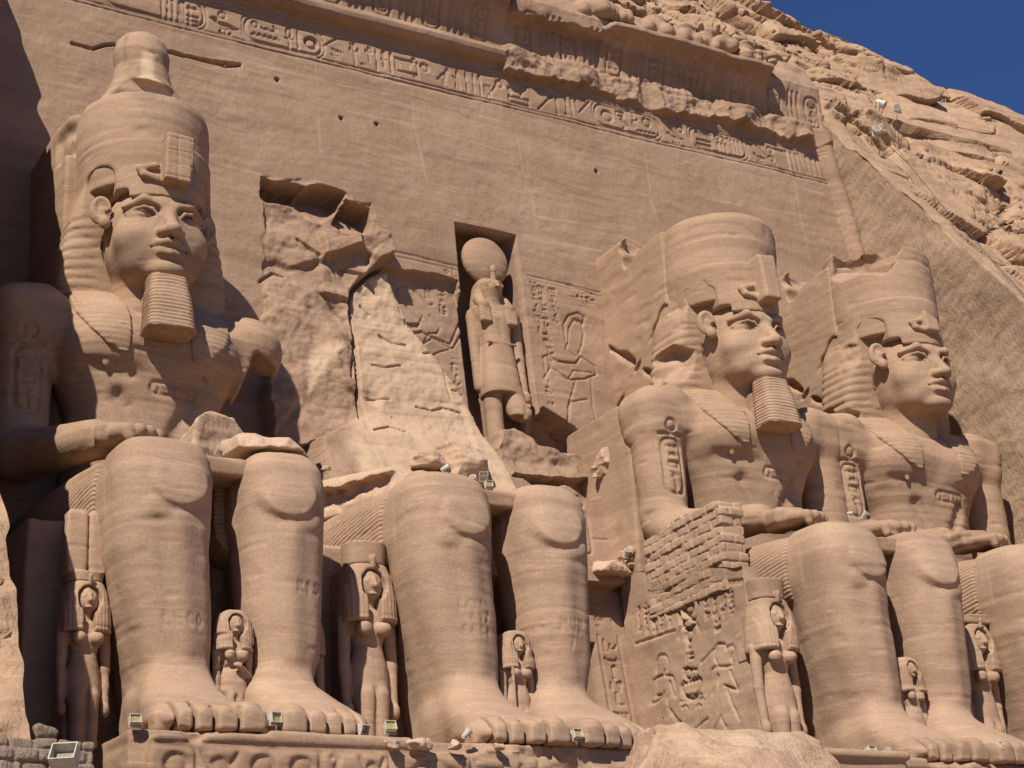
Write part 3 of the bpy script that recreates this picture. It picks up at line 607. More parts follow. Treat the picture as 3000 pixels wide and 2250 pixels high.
for i in range(4):
    root = thing('colossal_statue', LAB[i], 'statue', (DX[i], 0, 0), 0, 'seated colossi along the temple front'); KINGS.append(root)
    for s in (-1, 1):
        P, Q = LEG[s]; P = weather(P, Q, (DX[i], 0, 0), .6)
        wr = {(1, 1): [('S MURT', .72, 3.0, .26), ('1 7', .95, 2.6, .24)], (1, -1): [('897', -1.15, 3.05, .2), ('LECO', -1.3, 2.75, .2), ('LUNA', -1.4, 3.34, .17)], (0, -1): [('LECO', -1.4, 2.5, .24)], (0, 1): [('ROSE', 1.5, 3.4, .22)]}.get((i, s))
        if wr: P = scratch(P, wr, -6.4)
        mk('leg', P, Q, M_LEG, root)
    part('kilt', KILT, M_PLEAT, root)
    solid('throne', throne_field(), M_LEG, root, 1.0, (DX[i], 0, 0))
    F = Field((-.6, -6.9, 5.9), (1.1, -4.0, 6.8), .05); F.add(box((.20, -5.45, 6.28), (.52, 1.1, .22), .04)); F.cut(rough_cut(box((.3, -6.7, 6.7), (.6, .5, .2), 0), .1, 2)); solid('lap_slab', F, M_STONE, root, 1, (DX[i], 0, 0))
    if i == 1: continue
    if i == 0: T = torso_field(False)
    elif i == 2: T = torso_field(True, [((-2.05, -3.9, 6.6), (.5, .35, .5), rot(0, 20, 30))])
    LP = lappet_fields(T)
    P, Q = T.mesh(); P = weather(P, Q, (DX[i], 0, 0), 1.0)
    if i == 2: P = scratch(P, [('1820', .1, 8.75, .26)], -1.4)
    mk('torso', P, Q, M_STONE, root)
    for L in LP: solid('headcloth_lappet', L, M_STONE, root, .6, (DX[i], 0, 0))
    if i == 0:
        P, Q = HEAD; x_, y_, z_ = P.T; n_ = fbm(x_, y_, z_, 2.2, 4); st = .55*sst(1.25, .35, np.sqrt(((x_+.75)/.55)**2+((z_-12.95)/.55)**2)+.35*n_)*sst(-.2, -.6, x_)
        mk('head', weather(P, Q, (0, 0, 0), .45), Q, M_STAINED, root, True, {'tint': 0*st, 'stain': st})
    else: part('head', HEAD, M_STONE, root, .45)
    if i < 3: part('beard', BEARD, M_STONE, root, .5)
    brk = {0: None, 2: [((-2.15, -1.5, 14.7), (.45, .6, 1.0), rot(0, 18, 20)), ((-2.25, -1.1, 12.9), (.55, .9, .9), rot(0, 10, 30))],
           3: [((-2.2, -1.3, 14.2), (.40, .7, .8), rot(0, 18, 25)), ((-2.3, -.9, 12.4), (.6, 1.2, .45), rot(0, 20, 0))]}[i]
    solid('headcloth', headcloth_field(brk), M_STONE, root, .8, (DX[i], 0, 0))
    def crown_marks(x_, y_, z_):
        n_ = fbm(x_, y_, z_, 2.0, 4); fr = sst(.2, -.2, y_+.6)
        pat = np.maximum(sst(.12, .0, np.abs(x_+.12+.12*n_)-.10-.55*sst(18.75, 18.25, z_))*sst(17.95, 18.1, z_+.2*n_)*sst(19.9, 19.4, z_), 0)
        run = sst(.05, .3, noise3(x_*5, y_*5, z_*.3))*sst(18.9, 19.4, z_)*.35+.3*sst(.1, .4, n_)*sst(17, 17.6, z_)
        return {'tint': pat*fr*1.0, 'stain': run}
    solid('crown', crown_field(('double', '', 'cut', 'broken')[i]), M_STAINED if i == 0 else M_STONE, root, 1.0, (DX[i], 0, 0), crown_marks if i == 0 else None)
    F = Field((-.9, -3.9, 14.2), (1.1, -2.0, 17.0), .035)         # the cobra on the brow
    if i == 0: F.add(box((.16, -2.92, 15.48), (.36, .30, .68), .06, rot(-3, 3, 0))); F.cut(rough_cut(box((.2, -3, 16.4), (.8, .8, .14), 0, rot(0, 8, 0)), .08, 3)); F.cut(box((.18, -3.2, 14.72), (.6, .35, .08), 0))
    elif i == 2: F.add(box((.10, -2.95, 15.55), (.30, .34, .82), .08, rot(-6, 0, 0)), .05); F.cut(rough_cut(box((.1, -3.2, 16.5), (.7, .7, .22), 0), .12, 3))
    else: F.add(box((.05, -2.75, 15.3), (.28, .26, .42), .08, rot(-6, 0, 0))); F.cut(rough_cut(box((.1, -3.1, 15.75), (.7, .5, .25), 0, rot(0, 25, 0)), .2, 2))
    cx = (-.62, 0, -.55, -.5)[i]
    for a, b in (((cx, -2.78, 15.05), (cx+.45, -2.88, 14.92)), ((cx, -2.76, 15.05), (cx-.08, -2.72, 15.22)), ((cx-.08, -2.72, 15.22), (cx+.3, -2.78, 15.34)), ((cx+.3, -2.78, 15.34), (cx+.5, -2.8, 15.25))): F.add(cap(a, b, .10), .05)
    if i == 0: F.mod(lambda v, x, y, z: v+.02*(np.abs(((z*1.0) % .36)-.18) < .018)+.02*(np.abs(((x+.06) % .34)-.17) < .016), (-.3, -3.4, 14.75), (.6, -2.4, 16.35))
    solid('cobra', F, M_STONE, root, .4, (DX[i], 0, 0))
    if i == 0: pillar(root, [((-.45, 1.6, 11.6), (1.5, 2.0, 6.2), None), ((-.6, 1.4, 8.4), (2.8, 1.7, 3.3), None)], [((-2.1, -.2, 17.6), (.35, .8, 1.0), rot(0, 0, 10)), ((3.4, .6, 10.6), (.9, 2.2, 1.6), rot(0, 25, 0))])
    else: pillar(root, [((0, 1.6, 12.2), (1.78, 2.1, 6.4), None), ((0, 1.3, 8.6), (3.6, 1.75, 3.4), None)], [((-.4, .2, 18.65), (2.4, 1.6, .5), rot(-12, -10, 0)), ((-1.8, 1.6, 14.2), (.22, 2.4, .06), rot(38, 0, 0)), ((-1.8, 1.6, 13.9), (.22, 2.4, .06), rot(-36, 0, 0))])
# ---------------------------------------------------------------- natural cliff: one slope that the temple front is cut into
def xr(z): return 31.4-.11*z                  # the recess narrows upwards
def xl(z): return -6.08+.092*z+.50*sst(7, .5, z)+.16*noise3(np.asarray(z)*.8, 0, 4.)+.09*noise3(np.asarray(z)*2.6, 3., 1.)
TOPZ = 29.6
CREST = [(-80, 40.0), (5, 41.5), (28, 40.0), (32.2, 38.5), (34.5, 38.2), (36.9, 37.4), (40.2, 36.9), (41.2, 35.2), (43, 34.9), (46, 33.8), (60, 29.5), (120, 20)]
def hill_y(x, z):                              # front surface of the hill at (x, z)
    x, z = np.broadcast_arrays(np.asarray(x, np.float32), np.asarray(z, np.float32))
    y = 3.85+(z-26.5)/1.38+(1.9*sst(15, 11.5, z)+1.0*sst(9, 5, z))*sst(0, -1, x)
    wob = 1.3*fbm(x, z*0, z, .085, 3)
    zc = z+.10*x+.8*noise3(x*.2, z*.2, 3.3)
    led = .22*(np.abs(((zc*.42) % 1)-.5)*2-.5)*sst(-.1, .5, noise3(x*.15, 7.7, z*.25))
    wx, wz = .5*noise3(x*.3, z*.3, 1.5), .5*noise3(x*.3, z*.3, 9.5)
    f1 = facets(x*.30+wx, z*.40+.08*x+wz, 1, .75, .45, .85, .055); f2 = facets(x*.75+wx, z*1.15+.2*x+wz, 2, .34, .16, .24, .07); f3 = facets(x*1.5+wx, z*3.4+.3*x, 3, .08, .05, .06, .1)
    slab = sst(.12, -.12, noise3(x*.11+3, 1.1, z*.13+2))          # broad smooth slabs between the broken zones
    brk = f1*(1-.45*slab)+f2*(1-.85*slab)+f3*(1-.7*slab)
    near = sst(.3, 2.2, x-xr(z))*sst(-200, -199, z)+sst(.0, .35, xl(z)-x)
    rocky = np.clip(near, 0, 1)
    rocky = np.where(z > TOPZ-.5, sst(TOPZ-1, TOPZ+2.5, z)*(.35+.65*sst(14, 24, x)), rocky)
    brk = brk*(.25+.75*sst(-.1, 1.6, np.interp(x, *zip(*CREST))-z))
    r = y-wob*rocky*.8-(led+brk)*rocky-(.10+.55*sst(-1, -4, x)*np.clip(near, 0, 1))*fbm(x, z, z*0, 1.3, 4)-.05*noise3(x*.8, 0, z*4.)
    return r
def crest(x): return np.interp(x, *zip(*CREST))+.35*noise3(np.asarray(x)*.45, 0, 5.)
def hill_sheet(us, vs, fn):                    # fn(u, v) -> x, z
    U, V = np.meshgrid(np.asarray(us, np.float32), np.asarray(vs, np.float32), indexing='ij'); x, z = fn(U, V)
    return gridmesh(np.stack([x, hill_y(x, z), z], -1))
cl = []
zs = np.arange(-9, TOPZ+.01, .10)
cl.append(hill_sheet(np.concatenate([np.arange(0, 14, .085), np.arange(14, 40, .4), np.arange(40, 150, 4)]), zs, lambda u, v: (xr(v)+u, np.minimum(v, crest(xr(v)+u)*(1+0*v)))))
P, Q = hill_sheet(np.concatenate([np.arange(0, 8, .10), np.arange(8, 100, 2.5)]), zs, lambda u, v: (xl(v)-u, v)); cl.append((P, Q[:, ::-1]))
t = np.linspace(0, 1, 110)
cl.append(hill_sheet(np.concatenate([np.arange(-100, -8, 3), np.arange(-8, 52, .09), np.arange(52, 150, 4)]), t, lambda u, v: (u, TOPZ+(np.maximum(crest(u), TOPZ+.01)-TOPZ)*v)))
# behind the crest the hill flattens off
ux = np.concatenate([np.arange(-100, -8, 4), np.arange(-8, 52, .25), np.arange(52, 150, 4)]); zc_ = np.maximum(crest(ux), TOPZ+.01)
yc_ = hill_y(ux, zc_); back = np.stack([np.stack([ux, yc_+k*1.0, zc_+.12*k*(1 if k < 8 else .5)+0*ux], -1) for k in (0, .8, 2, 5, 20, 90)], 1); cl.append(gridmesh(back))
off = 0; PP, QQ = [], []
for P, Q in cl: PP.append(P); QQ.append(Q+off); off += len(P)
tag(mk('cliff', np.concatenate(PP), np.concatenate(QQ), M_CLIFF), kind='structure')
P, Q = gridmesh(np.array([[(x, y, -7.5-.02*(y+40)+.25*noise3(x*.05, y*.05, 0.)) for y in np.linspace(-300, 20, 60)] for x in np.linspace(-250, 300, 80)], float)); tag(mk('ground', P, Q, M_SAND), kind='structure')

# side walls of the recess, squared off with pick marks; they follow the hill's slope at their outer edge
def flank(name, xf, sgn, mat, ripple, xw=None):
    zz = np.arange(-8, TOPZ+.01, .075); n = 330 if sgn > 0 else 200
    T = np.linspace(0, 1, n); Z, TT = np.meshgrid(zz, T, indexing='ij')
    yh = hill_y(xf(zz), zz); yf = FY0+FB*zz; yh = np.minimum(yh, yf-.02)
    Y = yf[:, None]+(yh-yf)[:, None]*TT; X = xf(Z) if xw is None else xw(Y, Z)
    n1 = fbm(Y, Z*1.0, Z*0, .5, 3); q = (Z*.86+Y*.5)
    pick = noise3(Y*2.0, 0, q*5.2)*.5+noise3(Y*3.5, 3, q*8)*.5
    d = .14*n1+ripple*.035*pick+.05*noise3(Y*.3, 0, q*1.6)
    edge = sst(1.0, .965, TT)                  # keeps the outer edge on the hill
    jag = .10*noise3(0, Y*1.6, Z*1.6)*(1-edge)
    X = X-sgn*(d*edge)
    P, Q = gridmesh(np.stack([X, Y, Z], -1))
    return mk(name, P, Q if sgn < 0 else Q[:, ::-1], mat)
tag(flank('side_wall', xr, 1, M_PICKED, 1.0), 'tan side wall of the recess covered in slanting pick marks', 'side wall')
tag(flank('side_wall', xl, -1, M_STONE, .6), 'side wall of the recess lying in deep black shadow', 'side wall')
# ---------------------------------------------------------------- the temple front, one leaning wall of dressed rock
FH = .033
fc = Canvas(-4.2, -.6, 30.9, TOPZ+.0, FH)
U, V = fc.U, fc.V
def blur(a, r):
    for ax in (0, 1):
        a = sum(np.roll(a, k, ax) for k in range(-r, r+1))/(2*r+1)
    return a
O = np.zeros(U.shape, np.float32)              # + stands out, - is cut back
n0 = noise3(U*.6, 4.4, V*.6)
tint = np.zeros(U.shape, np.float32); stain = np.zeros(U.shape, np.float32)
fct = blur(.75*facets(U*.36+.3*n0, V*.30+.3*n0, 4, .50, .20, .12, .03)+.25*facets(U*1.1, V*.9, 5, .25, .12, .05, .05), 2); n_lo = fbm(U, V, V*0, .25, 3); n_mid = fbm(U, V, V*0, .9, 4); n_hi = fbm(U, V, V*0, 3.2, 3)
strat = noise3(U*.25, 0, V*3.5+.5*n_lo)
O += .10*n_lo+.030*n_mid+.018*n_hi*sst(-.1, .5, n_mid+.3)+.007*strat
def region(pts, px=True, o=0.0): 
    p = fxz(pts, o) if px else pts
    w = fc.win(p, 1.2)
    return w, sd_poly(p, U[w], V[w])
def raise_(pts, val, soft=.12, rough=0.0, rs=1.2, px=True, mode='add', wob=.08, fc_=0.0):
    w, s = region(pts, px); s = s+wob*fbm(U[w], V[w], V[w]*0, 2.2, 3)*2; m = sst(soft/2, -soft/2, s)
    v = val(U[w], V[w]) if callable(val) else val
    if rough: v = v+rough*fbm(U[w], V[w], V[w]*0, rs, 4)
    if fc_: v = v+fc_*fct[w]
    O[w] = O[w]*(1-m)+v*m if mode == 'set' else O[w]+v*m
# --- top: torus roll, hollow cornice, ledge
def prof(z): return np.interp(z, [25.3, 25.62, 25.66, 25.72, 25.84, 26.0, 26.16, 26.28, 26.34, 26.5, 27.0, 27.5, 27.9, 28.15, 28.2, 28.75, 28.82, 29.3, 30.5], [0, 0, .22, .38, .52, .57, .52, .38, .06, .05, .12, .32, .66, 1.05, 1.16, 1.22, .85, .25, -.6])
P0 = prof(V)
rough1 = fbm(U, V, V*0, 1.1, 4); rough2 = noise3(U*.5, 1.7, V*.9)
zedge = 25.62+.26*noise3(U*.55, 3.1, 0*V)+.16*noise3(U*1.9, 8.1, 0*V)+.07*noise3(U*5, 8.1, 0*V)     # lower edge of the broken shelf where the roll has gone
shelf = sst(-.04, .06, V-zedge)*sst(26.9, 26.3, V)*(.34+.26*noise3(U*.7, 5.1, V*.5)+.22*rough1+.10*n_hi)
brk = sst(14.15, 14.3, U+.18*noise3(0*U, 2, V*2.2)+.1*rough1)*sst(25.0, 25.1, V)
gap2 = np.clip(sst(19.6, 20.0, U)*sst(20.6, 20.2, U)+sst(27.3, 27.9, U), 0, 1)
B1 = np.where(V < 26.9, shelf*(1-.8*gap2), P0)
fill_ok = sst(18.2, 18.5, U+.3*rough2)*sst(25.8, 25.55, U+.15*rough1)     # where the heavy top fillet survives
lowcav = np.interp(V, [26.3, 26.8, 27.3, 27.9, 28.3, 28.8, 29.3, 30], [.05, .04, .10, .22, .30, .1, -.15, -.5])
big = np.interp(V, [26.3, 26.8, 27.2, 27.6, 27.85, 27.95, 28.05, 28.2, 28.3, 28.8, 29.3, 30], [.05, .10, .20, .42, .68, 1.0, 1.12, 1.12, .95, .55, .15, -.6])
midc = lowcav+sst(27.6, 27.75, V-.25*rough1-.3*(U-16)/4)*sst(14.1, 14.6, U)*.55
B2 = np.where(V < 26.6, B1, np.where(U < 18.4, midc, lowcav)*(1-fill_ok)+big*fill_ok)+.10*rough1*sst(26.2, 26.6, V)
O += P0*(1-brk)+B2*brk
O += sst(28.9, 29.4, V)*.25*rough1
# --- the two-line text band under the roll
for zz, wd in ((24.02, .035), (24.15, .03), (25.24, .03), (25.36, .03)): fc.line([(-4, zz), (28.1, zz)], wd, .045)
def fr(u0, u1): return fac(u0, 0, 0)[0], fac(u1, 0, 0)[0]
def fx(u, v): return fac(u, v)[0]
GZ0, GZ1 = 24.27, 25.12
def fg(name, ua, va, ub, vb, d=.065, wd=.04, flip=False, z0=GZ0, z1=GZ1):
    a, b = fx(ua, va), fx(ub, vb); glyph(fc, name, a, z0, b-a, z1-z0, d, wd, flip)
def mid(z0f, z1f): return dict(z0=GZ0+(GZ1-GZ0)*z0f, z1=GZ0+(GZ1-GZ0)*z1f)
def fcart(ua, va, ub, vb): a, b = fx(ua, va), fx(ub, vb); fc.cartouche(a, GZ0-.03, b, GZ1+.03, .05, .07, True); return a, b
fg('sun', 265, -5, 290, 0, **mid(.4, 1)); fcart(225, -15, 440, 25)
for k in range(6): fg('reed' if k % 2 else 'was', 345+k*12, 5, 356+k*12, 8)
fg('water', 405, 22, 425, 25, **mid(.55, .9)); fg('bars', 405, 30, 428, 33, **mid(.05, .5)); fg('crook', 385, 20, 400, 25)
fg('sun', 470, 30, 492, 35, **mid(.5, 1.05)); fg('goose', 453, 40, 520, 60, .11, .06, **mid(0, .72))
a, b = fcart(530, 50, 695, 100)
fg('sun', 542, 60, 562, 65, **mid(.45, 1)); fg('viper', 565, 70, 600, 80, **mid(.5, .95)); fg('water', 545, 80, 605, 95, **mid(.08, .5)); fg('ankh', 612, 80, 640, 90); fg('flag', 640, 85, 652, 90, **mid(.1, .9)); fg('sun', 655, 85, 690, 95, .14)
for nm, ua, va, ub, vb, k in (('diag', 700, 105, 730, 115, mid(.5, 1)), ('goose', 705, 118, 745, 130, mid(.2, .7)), ('loaf', 722, 135, 738, 140, mid(0, .25)), ('sedge', 755, 105, 778, 115, mid(0, 1)), ('loaf', 780, 150, 795, 153, mid(0, .2)), ('sedge', 790, 115, 806, 125, mid(.3, 1)), ('reed', 806, 120, 822, 128, mid(0, 1)), ('ankh', 822, 125, 838, 130, mid(.2, 1)), ('crook', 838, 125, 850, 130, mid(0, 1)), ('bull', 858, 135, 898, 150, mid(.3, .95)), ('box', 852, 130, 905, 150, mid(.0, 1)), ('sun', 905, 140, 930, 150, mid(.35, .95)), ('loaf', 893, 170, 908, 175, mid(0, .2)), ('bird', 940, 145, 975, 160, mid(0, 1)), ('seated', 978, 155, 1000, 165, mid(0, 1)), ('reed', 1000, 160, 1015, 165, mid(0, 1)), ('feather', 1015, 165, 1030, 168, mid(0, 1)), ('flag', 1030, 165, 1042, 170, mid(0, 1)), ('three', 1042, 170, 1062, 180, mid(0, .6)), ('diag', 1050, 165, 1082, 180, mid(0, 1)), ('sun', 1068, 175, 1090, 182, mid(.5, 1.05)), ('bull', 1098, 190, 1140, 205, mid(.3, 1)), ('box', 1095, 190, 1145, 208, mid(-.05, .4)), ('diag', 1160, 200, 1200, 215, mid(0, 1)), ('was', 1195, 210, 1208, 215, mid(0, 1)), ('reed', 1215, 212, 1228, 218, mid(0, 1)), ('one', 1228, 215, 1238, 220, mid(0, 1)), ('feather', 1238, 220, 1250, 224, mid(.2, 1)), ('diag', 1248, 220, 1275, 232, mid(.3, 1)), ('loaf', 1218, 243, 1232, 246, mid(0, .2))):
    fg(nm, ua, va, ub, vb, flip=(ua % 2 == 0), **k)
fcart(1285, 235, 1425, 280)
for nm, ua, va, ub, vb, k in (('sun', 1296, 240, 1328, 250, mid(.1, .9)), ('box', 1332, 248, 1350, 253, mid(.6, .95)), ('bird', 1338, 255, 1362, 262, mid(.1, .6)), ('seated', 1360, 258, 1380, 265, mid(.25, 1)), ('sun', 1385, 262, 1412, 270, mid(.4, .98)), ('water', 1378, 282, 1420, 292, mid(.05, .3)), ('goose', 1438, 275, 1478, 290, mid(0, .55)), ('sun', 1456, 268, 1478, 275, mid(.5, 1)), ('diag', 1432, 265, 1470, 290, mid(.2, 1))):
    fg(nm, ua, va, ub, vb, **k)
fcart(1488, 275, 1610, 330)
for nm, ua, va, ub, vb, k in (('mn', 1502, 285, 1535, 295, mid(.6, .95)), ('water', 1505, 300, 1535, 305, mid(.3, .55)), ('bars', 1505, 310, 1535, 315, mid(.05, .28)), ('sun', 1540, 292, 1556, 297, mid(.6, 1)), ('star', 1556, 295, 1572, 300, mid(.6, 1)), ('three', 1545, 310, 1572, 318, mid(.05, .55)), ('three', 1572, 305, 1600, 318, mid(.05, .9)), ('goose', 1620, 315, 1650, 325, mid(0, .5)), ('diag', 1625, 310, 1668, 335, mid(0, 1)), ('sun', 1650, 312, 1668, 318, mid(.55, 1)), ('sun', 1652, 325, 1668, 330, mid(.1, .5)), ('bar', 1668, 315, 1690, 320, mid(.8, 1))):
    fg(nm, ua, va, ub, vb, **k)
for k in range(7): fg('one' if k != 3 else 'diag', 1690+k*11, 320+k*3, 1700+k*11, 324+k*3, .06)
# --- cartouches standing upright in the hollow cornice
for k in range(26):
    c = 5.0+k*.92
    if 13.6 < c < 14.5: continue
    sh = 0 if c < 14 else .02
    if k % 2: fc.cartouche(c-.30, 26.5, c+.30, 27.85, .06, .07); column(fc, c-.2, 27.7, 26.6, .40, 300+k, .06, .04)
    else:
        for q in (-.22, .02, .26): fc.line([(c+q, 26.45), (c+q, 27.3), (c+q+.03, 27.9)], .10, .06)
for k in range(9): fc.ring((18.9+k*.82, 27.75), .23, .05, .06)
# --- niche of the falcon god
w, s = region([(984, 482), (1113, 508), (1142, 1010), (1047, 1012)])
nx0, nx1, nz0, nz1 = 11.62, 13.84, 9.3, 18.87
niche = sst(.03, -.03, np.maximum(np.maximum(nx0-U, U-nx1), np.maximum(nz0-V, V-nz1)))
O = O*(1-niche)-1.55*niche
# --- doorway between the second and third king, and the block above it
blk = sst(.04, -.04, np.maximum(np.abs(U-12.75)-2.65, V-(9.6+.25*noise3(U*1.3, 4., 0*V))))
O = O*(1-blk)+(1.15-.05*(V-7)+.05*n_mid)*blk
lin = sst(.05, -.05, np.maximum(np.maximum(6.35-V+.25*noise3(U*1.1, 2., 0*V), V-6.95+.35*noise3(U*.9, 6., 0*V)), 12.75-U)); O += lin*.75
low_ = sst(6.5, 6.35, V)*blk; O += low_*.10
door = sst(.03, -.03, np.maximum(np.abs(U-12.75)-1.15, V-4.75)); O = O*(1-door)-2.6*door
# --- scars
SC = lambda f: f
def hollow(pts, dep=.85):                      # overhung pocket, deepest under its upper lip
    w, s = region(pts); p = fxz(pts); z0, z1 = min(q[1] for q in p), max(q[1] for q in p)
    s = s+.10*fbm(U[w], V[w], V[w]*0, 2.0, 3); m = sst(.05, -.05, s); t = np.clip((V[w]-z0)/(z1-z0), 0, 1)
    O[w] = O[w]*(1-m)+(O[w]*.4-dep*1.5*t**.8+.5*fct[w]+.05*fbm(U[w], V[w], V[w]*0, 1.7, 3))*m
raise_([(567, 382), (650, 386), (705, 402), (800, 440), (815, 478), (832, 515), (800, 560), (750, 640), (755, 760), (760, 980), (560, 985), (566, 700)],
       lambda u, v: -.05+.60*sst(17.5, 12.5, v)+.60*sst(13, 9.5, v), .06, .20, 1.3, mode='add', fc_=.46)
raise_([(690, 520), (830, 515), (838, 560), (800, 585), (760, 612), (745, 660), (690, 640)], lambda u, v: .22+.35*sst(7.2, 9.2, u), .08, .08, 1.2, fc_=.6)
hollow([(567, 384), (612, 392), (655, 402), (652, 432), (632, 447), (590, 440), (567, 428)], .9)
hollow([(655, 405), (700, 402), (745, 418), (738, 446), (692, 487), (660, 470), (640, 447)], .85)
hollow([(745, 432), (800, 448), (806, 480), (800, 505), (758, 512), (716, 486)], .75)
raise_([(754, 655), (770, 622), (802, 598), (834, 588), (868, 690), (905, 742), (945, 805), (968, 855), (988, 895), (1005, 940), (1018, 1030), (1018, 1500), (600, 1500), (640, 980), (752, 930)],
       lambda u, v: .05+.75*sst(15.2, 11.5, v)+2.3*sst(12.0, 7.6, v), .05, .09, 2.2, mode='set', wob=.03, fc_=.26)
O += (.03*noise3(U*.6, 2.2, V*3.2+.6*n_lo)+.018*sst(-.15, .15, noise3(U*.35, 5.2, V*4.6+.8*n_lo))+.02*n_hi)*sst(.3, -.3, sd_poly(fxz([(750, 620), (835, 592), (1005, 935), (1015, 1300), (600, 1300), (690, 700)]), U, V))
raise_([(826, 572), (880, 582), (940, 590), (990, 604), (1000, 640), (1046, 1010), (1012, 990), (985, 890), (905, 740), (840, 608)], -.32, .06, .05, wob=.03)
fc.line(fxz([(756, 960), (752, 860), (757, 760), (750, 690), (751, 652), (764, 624), (798, 594), (828, 578)]), .07, .45)
# broken pocket under the right-hand worshipper and the ledges below it
raise_([(1152, 908), (1176, 884), (1212, 902), (1262, 940), (1330, 975), (1310, 1002), (1270, 985), (1200, 975), (1150, 965)], -.95, .06, .35, 1.0, wob=.06)
raise_([(1068, 935), (1100, 925), (1150, 965), (1200, 980), (1272, 985), (1345, 1005), (1345, 1045), (1040, 1050), (1060, 985)], lambda u, v: .35+.9*sst(10.6, 9.4, v), .16, .35, 1.0, mode='set')
# long crack behind the crown, smaller cracks and old joints of the cut blocks
def crackl(px, wd=.10, d=.35): fc.line(fxz(px), wd, d)
crackl([(155, 95), (200, 108), (225, 100), (245, 98), (300, 112), (355, 112), (375, 112), (400, 120), (440, 127), (470, 132), (520, 138)], .05, .30)
crackl([(355, 110), (385, 118), (430, 126), (490, 142), (520, 140)], .05, .35)
for q in ([(735, 585), (790, 605), (815, 640)], [(640, 520), (690, 560), (720, 600)], [(560, 610), (590, 590), (610, 600)], [(690, 640), (735, 700), (752, 760), (740, 830)]): crackl(q, .05, .12)
for q in ([(815, 728), (838, 745), (870, 752)], [(905, 772), (940, 765)], [(770, 880), (812, 884)], [(955, 858), (985, 862), (1005, 850)], [(778, 662), (795, 682)], [(815, 925), (835, 950)], [(890, 700), (905, 712), (922, 708)], [(790, 800), (818, 806), (850, 802)], [(870, 900), (905, 908), (930, 900), (965, 912)], [(765, 960), (800, 952), (830, 965)]): crackl(q, .02, .10)
def seam(px, wd=.05, k=.8):
    p = fxz(px); w = fc.win(p, .3)
    if w is None: return
    m = np.full(U[w].shape, 1e9, np.float32)
    for (ax, ay), (bx, by) in zip(p[:-1], p[1:]):
        ex, ey = bx-ax, by-ay; t = np.clip(((U[w]-ax)*ex+(V[w]-ay)*ey)/(ex*ex+ey*ey+1e-9), 0, 1); m = np.minimum(m, (U[w]-ax-ex*t)**2+(V[w]-ay-ey*t)**2)
    tint[w] = np.maximum(tint[w], k*np.clip(1-(np.sqrt(m)-wd/2)/.04, 0, 1)*sst(-.5, .1, noise3(U[w]*1.2, 6.6, V[w]*1.2)))
for q in ([(442, 345), (560, 375), (570, 385), (700, 400)], [(890, 190), (895, 270), (910, 340), (925, 420)], [(1115, 280), (1130, 370), (1150, 430), (1165, 515)], [(1110, 512), (1200, 525), (1300, 542)], [(518, 145), (515, 180), (495, 230), (455, 255)], [(680, 110), (688, 220), (690, 330)], [(700, 690), (745, 830), (760, 920)], [(1135, 595), (1300, 640)], [(1165, 470), (1250, 480)], [(1395, 330), (1405, 440), (1420, 480)], [(750, 240), (900, 270), (1100, 330)], [(560, 140), (700, 175), (900, 215), (1100, 265)], [(1500, 425), (1640, 450), (1760, 470)], [(1700, 330), (1730, 470), (1750, 560)], [(700, 560), (720, 640), (760, 720), (780, 860)], [(1480, 350), (1620, 380), (1780, 420)]): seam(q, .03, .28)
for pts, k in (([(660, 770), (700, 745), (735, 770), (690, 800), (660, 850), (640, 890), (645, 820)], .8), ([(820, 700), (870, 690), (868, 740), (815, 755)], .25)):
    w, s = region(pts); tint[w] = np.maximum(tint[w], k*sst(.1, -.1, s+.12*n_hi[w]))
rub = sst(.3, -.3, sd_poly(fxz([(750, 620), (835, 592), (1005, 935), (1020, 1010), (1020, 1300), (690, 1300), (690, 1000), (755, 900)]), U, V)); tint = np.maximum(tint, .66*rub*(.72+.28*sst(-.3, .3, .6*n_mid+strat)))
# square peg holes
for u, v in ((737, 255), (813, 268), (1288, 370), (600, 170)): 
    x, _, z = fac(u, v); w = fc.win([(x, z)], .3); O[w] -= .45*sst(.09, .05, np.hypot(U[w]-x, V[w]-z))
# tool marks
w = sst(.2, .5, fbm(U, V, V*0, .35, 2)+.25); O += .012*noise3(U*1.2, 2.2, V*7)*w
# --- the two worshipping kings beside the niche and their texts
def L(px, wd=.06, d=.07, closed=False): fc.line(fxz(px), wd*.6, d*.62, closed=closed)
def Fl(px, d=.07, bulge=.8, bw=.3): fc.fill(fxz(px), d, bulge=bulge, bw=bw)
L([(862, 630), (868, 612), (885, 605), (905, 615), (930, 640), (958, 690)], .07, .09); L([(862, 630), (872, 650), (866, 620)], .05, .06)
L([(880, 640), (905, 672), (925, 690)], .05, .07); L([(905, 640), (940, 680)], .04, .05)
L([(940, 672), (952, 690), (962, 700), (955, 712), (938, 712), (925, 735)], .05, .07); Fl([(872, 690), (915, 690), (925, 672), (915, 700), (872, 705)], .10)
L([(880, 708), (925, 712), (985, 735), (1000, 700), (1010, 680), (1020, 672)], .06, .09); L([(925, 735), (945, 722), (990, 745), (1010, 712)], .06, .09)
L([(1010, 712), (1025, 690), (1040, 705), (1028, 712)], .05, .06); L([(985, 745), (960, 752), (945, 760), (940, 810), (950, 880)], .05, .07); L([(1000, 740), (1005, 770), (985, 740)], .04, .05)
L([(1018, 680), (1012, 660), (1020, 652)], .05, .06); L([(880, 720), (930, 745), (945, 760)], .05, .06)
L([(1222, 735), (1218, 700), (1228, 682), (1248, 676), (1262, 685), (1258, 705)], .06, .09); L([(1228, 735), (1230, 708), (1240, 690), (1255, 695), (1262, 720)], .05, .07)
L([(1228, 738), (1222, 755), (1232, 762), (1246, 770)], .05, .06); L([(1262, 720), (1258, 742), (1250, 765)], .05, .07)
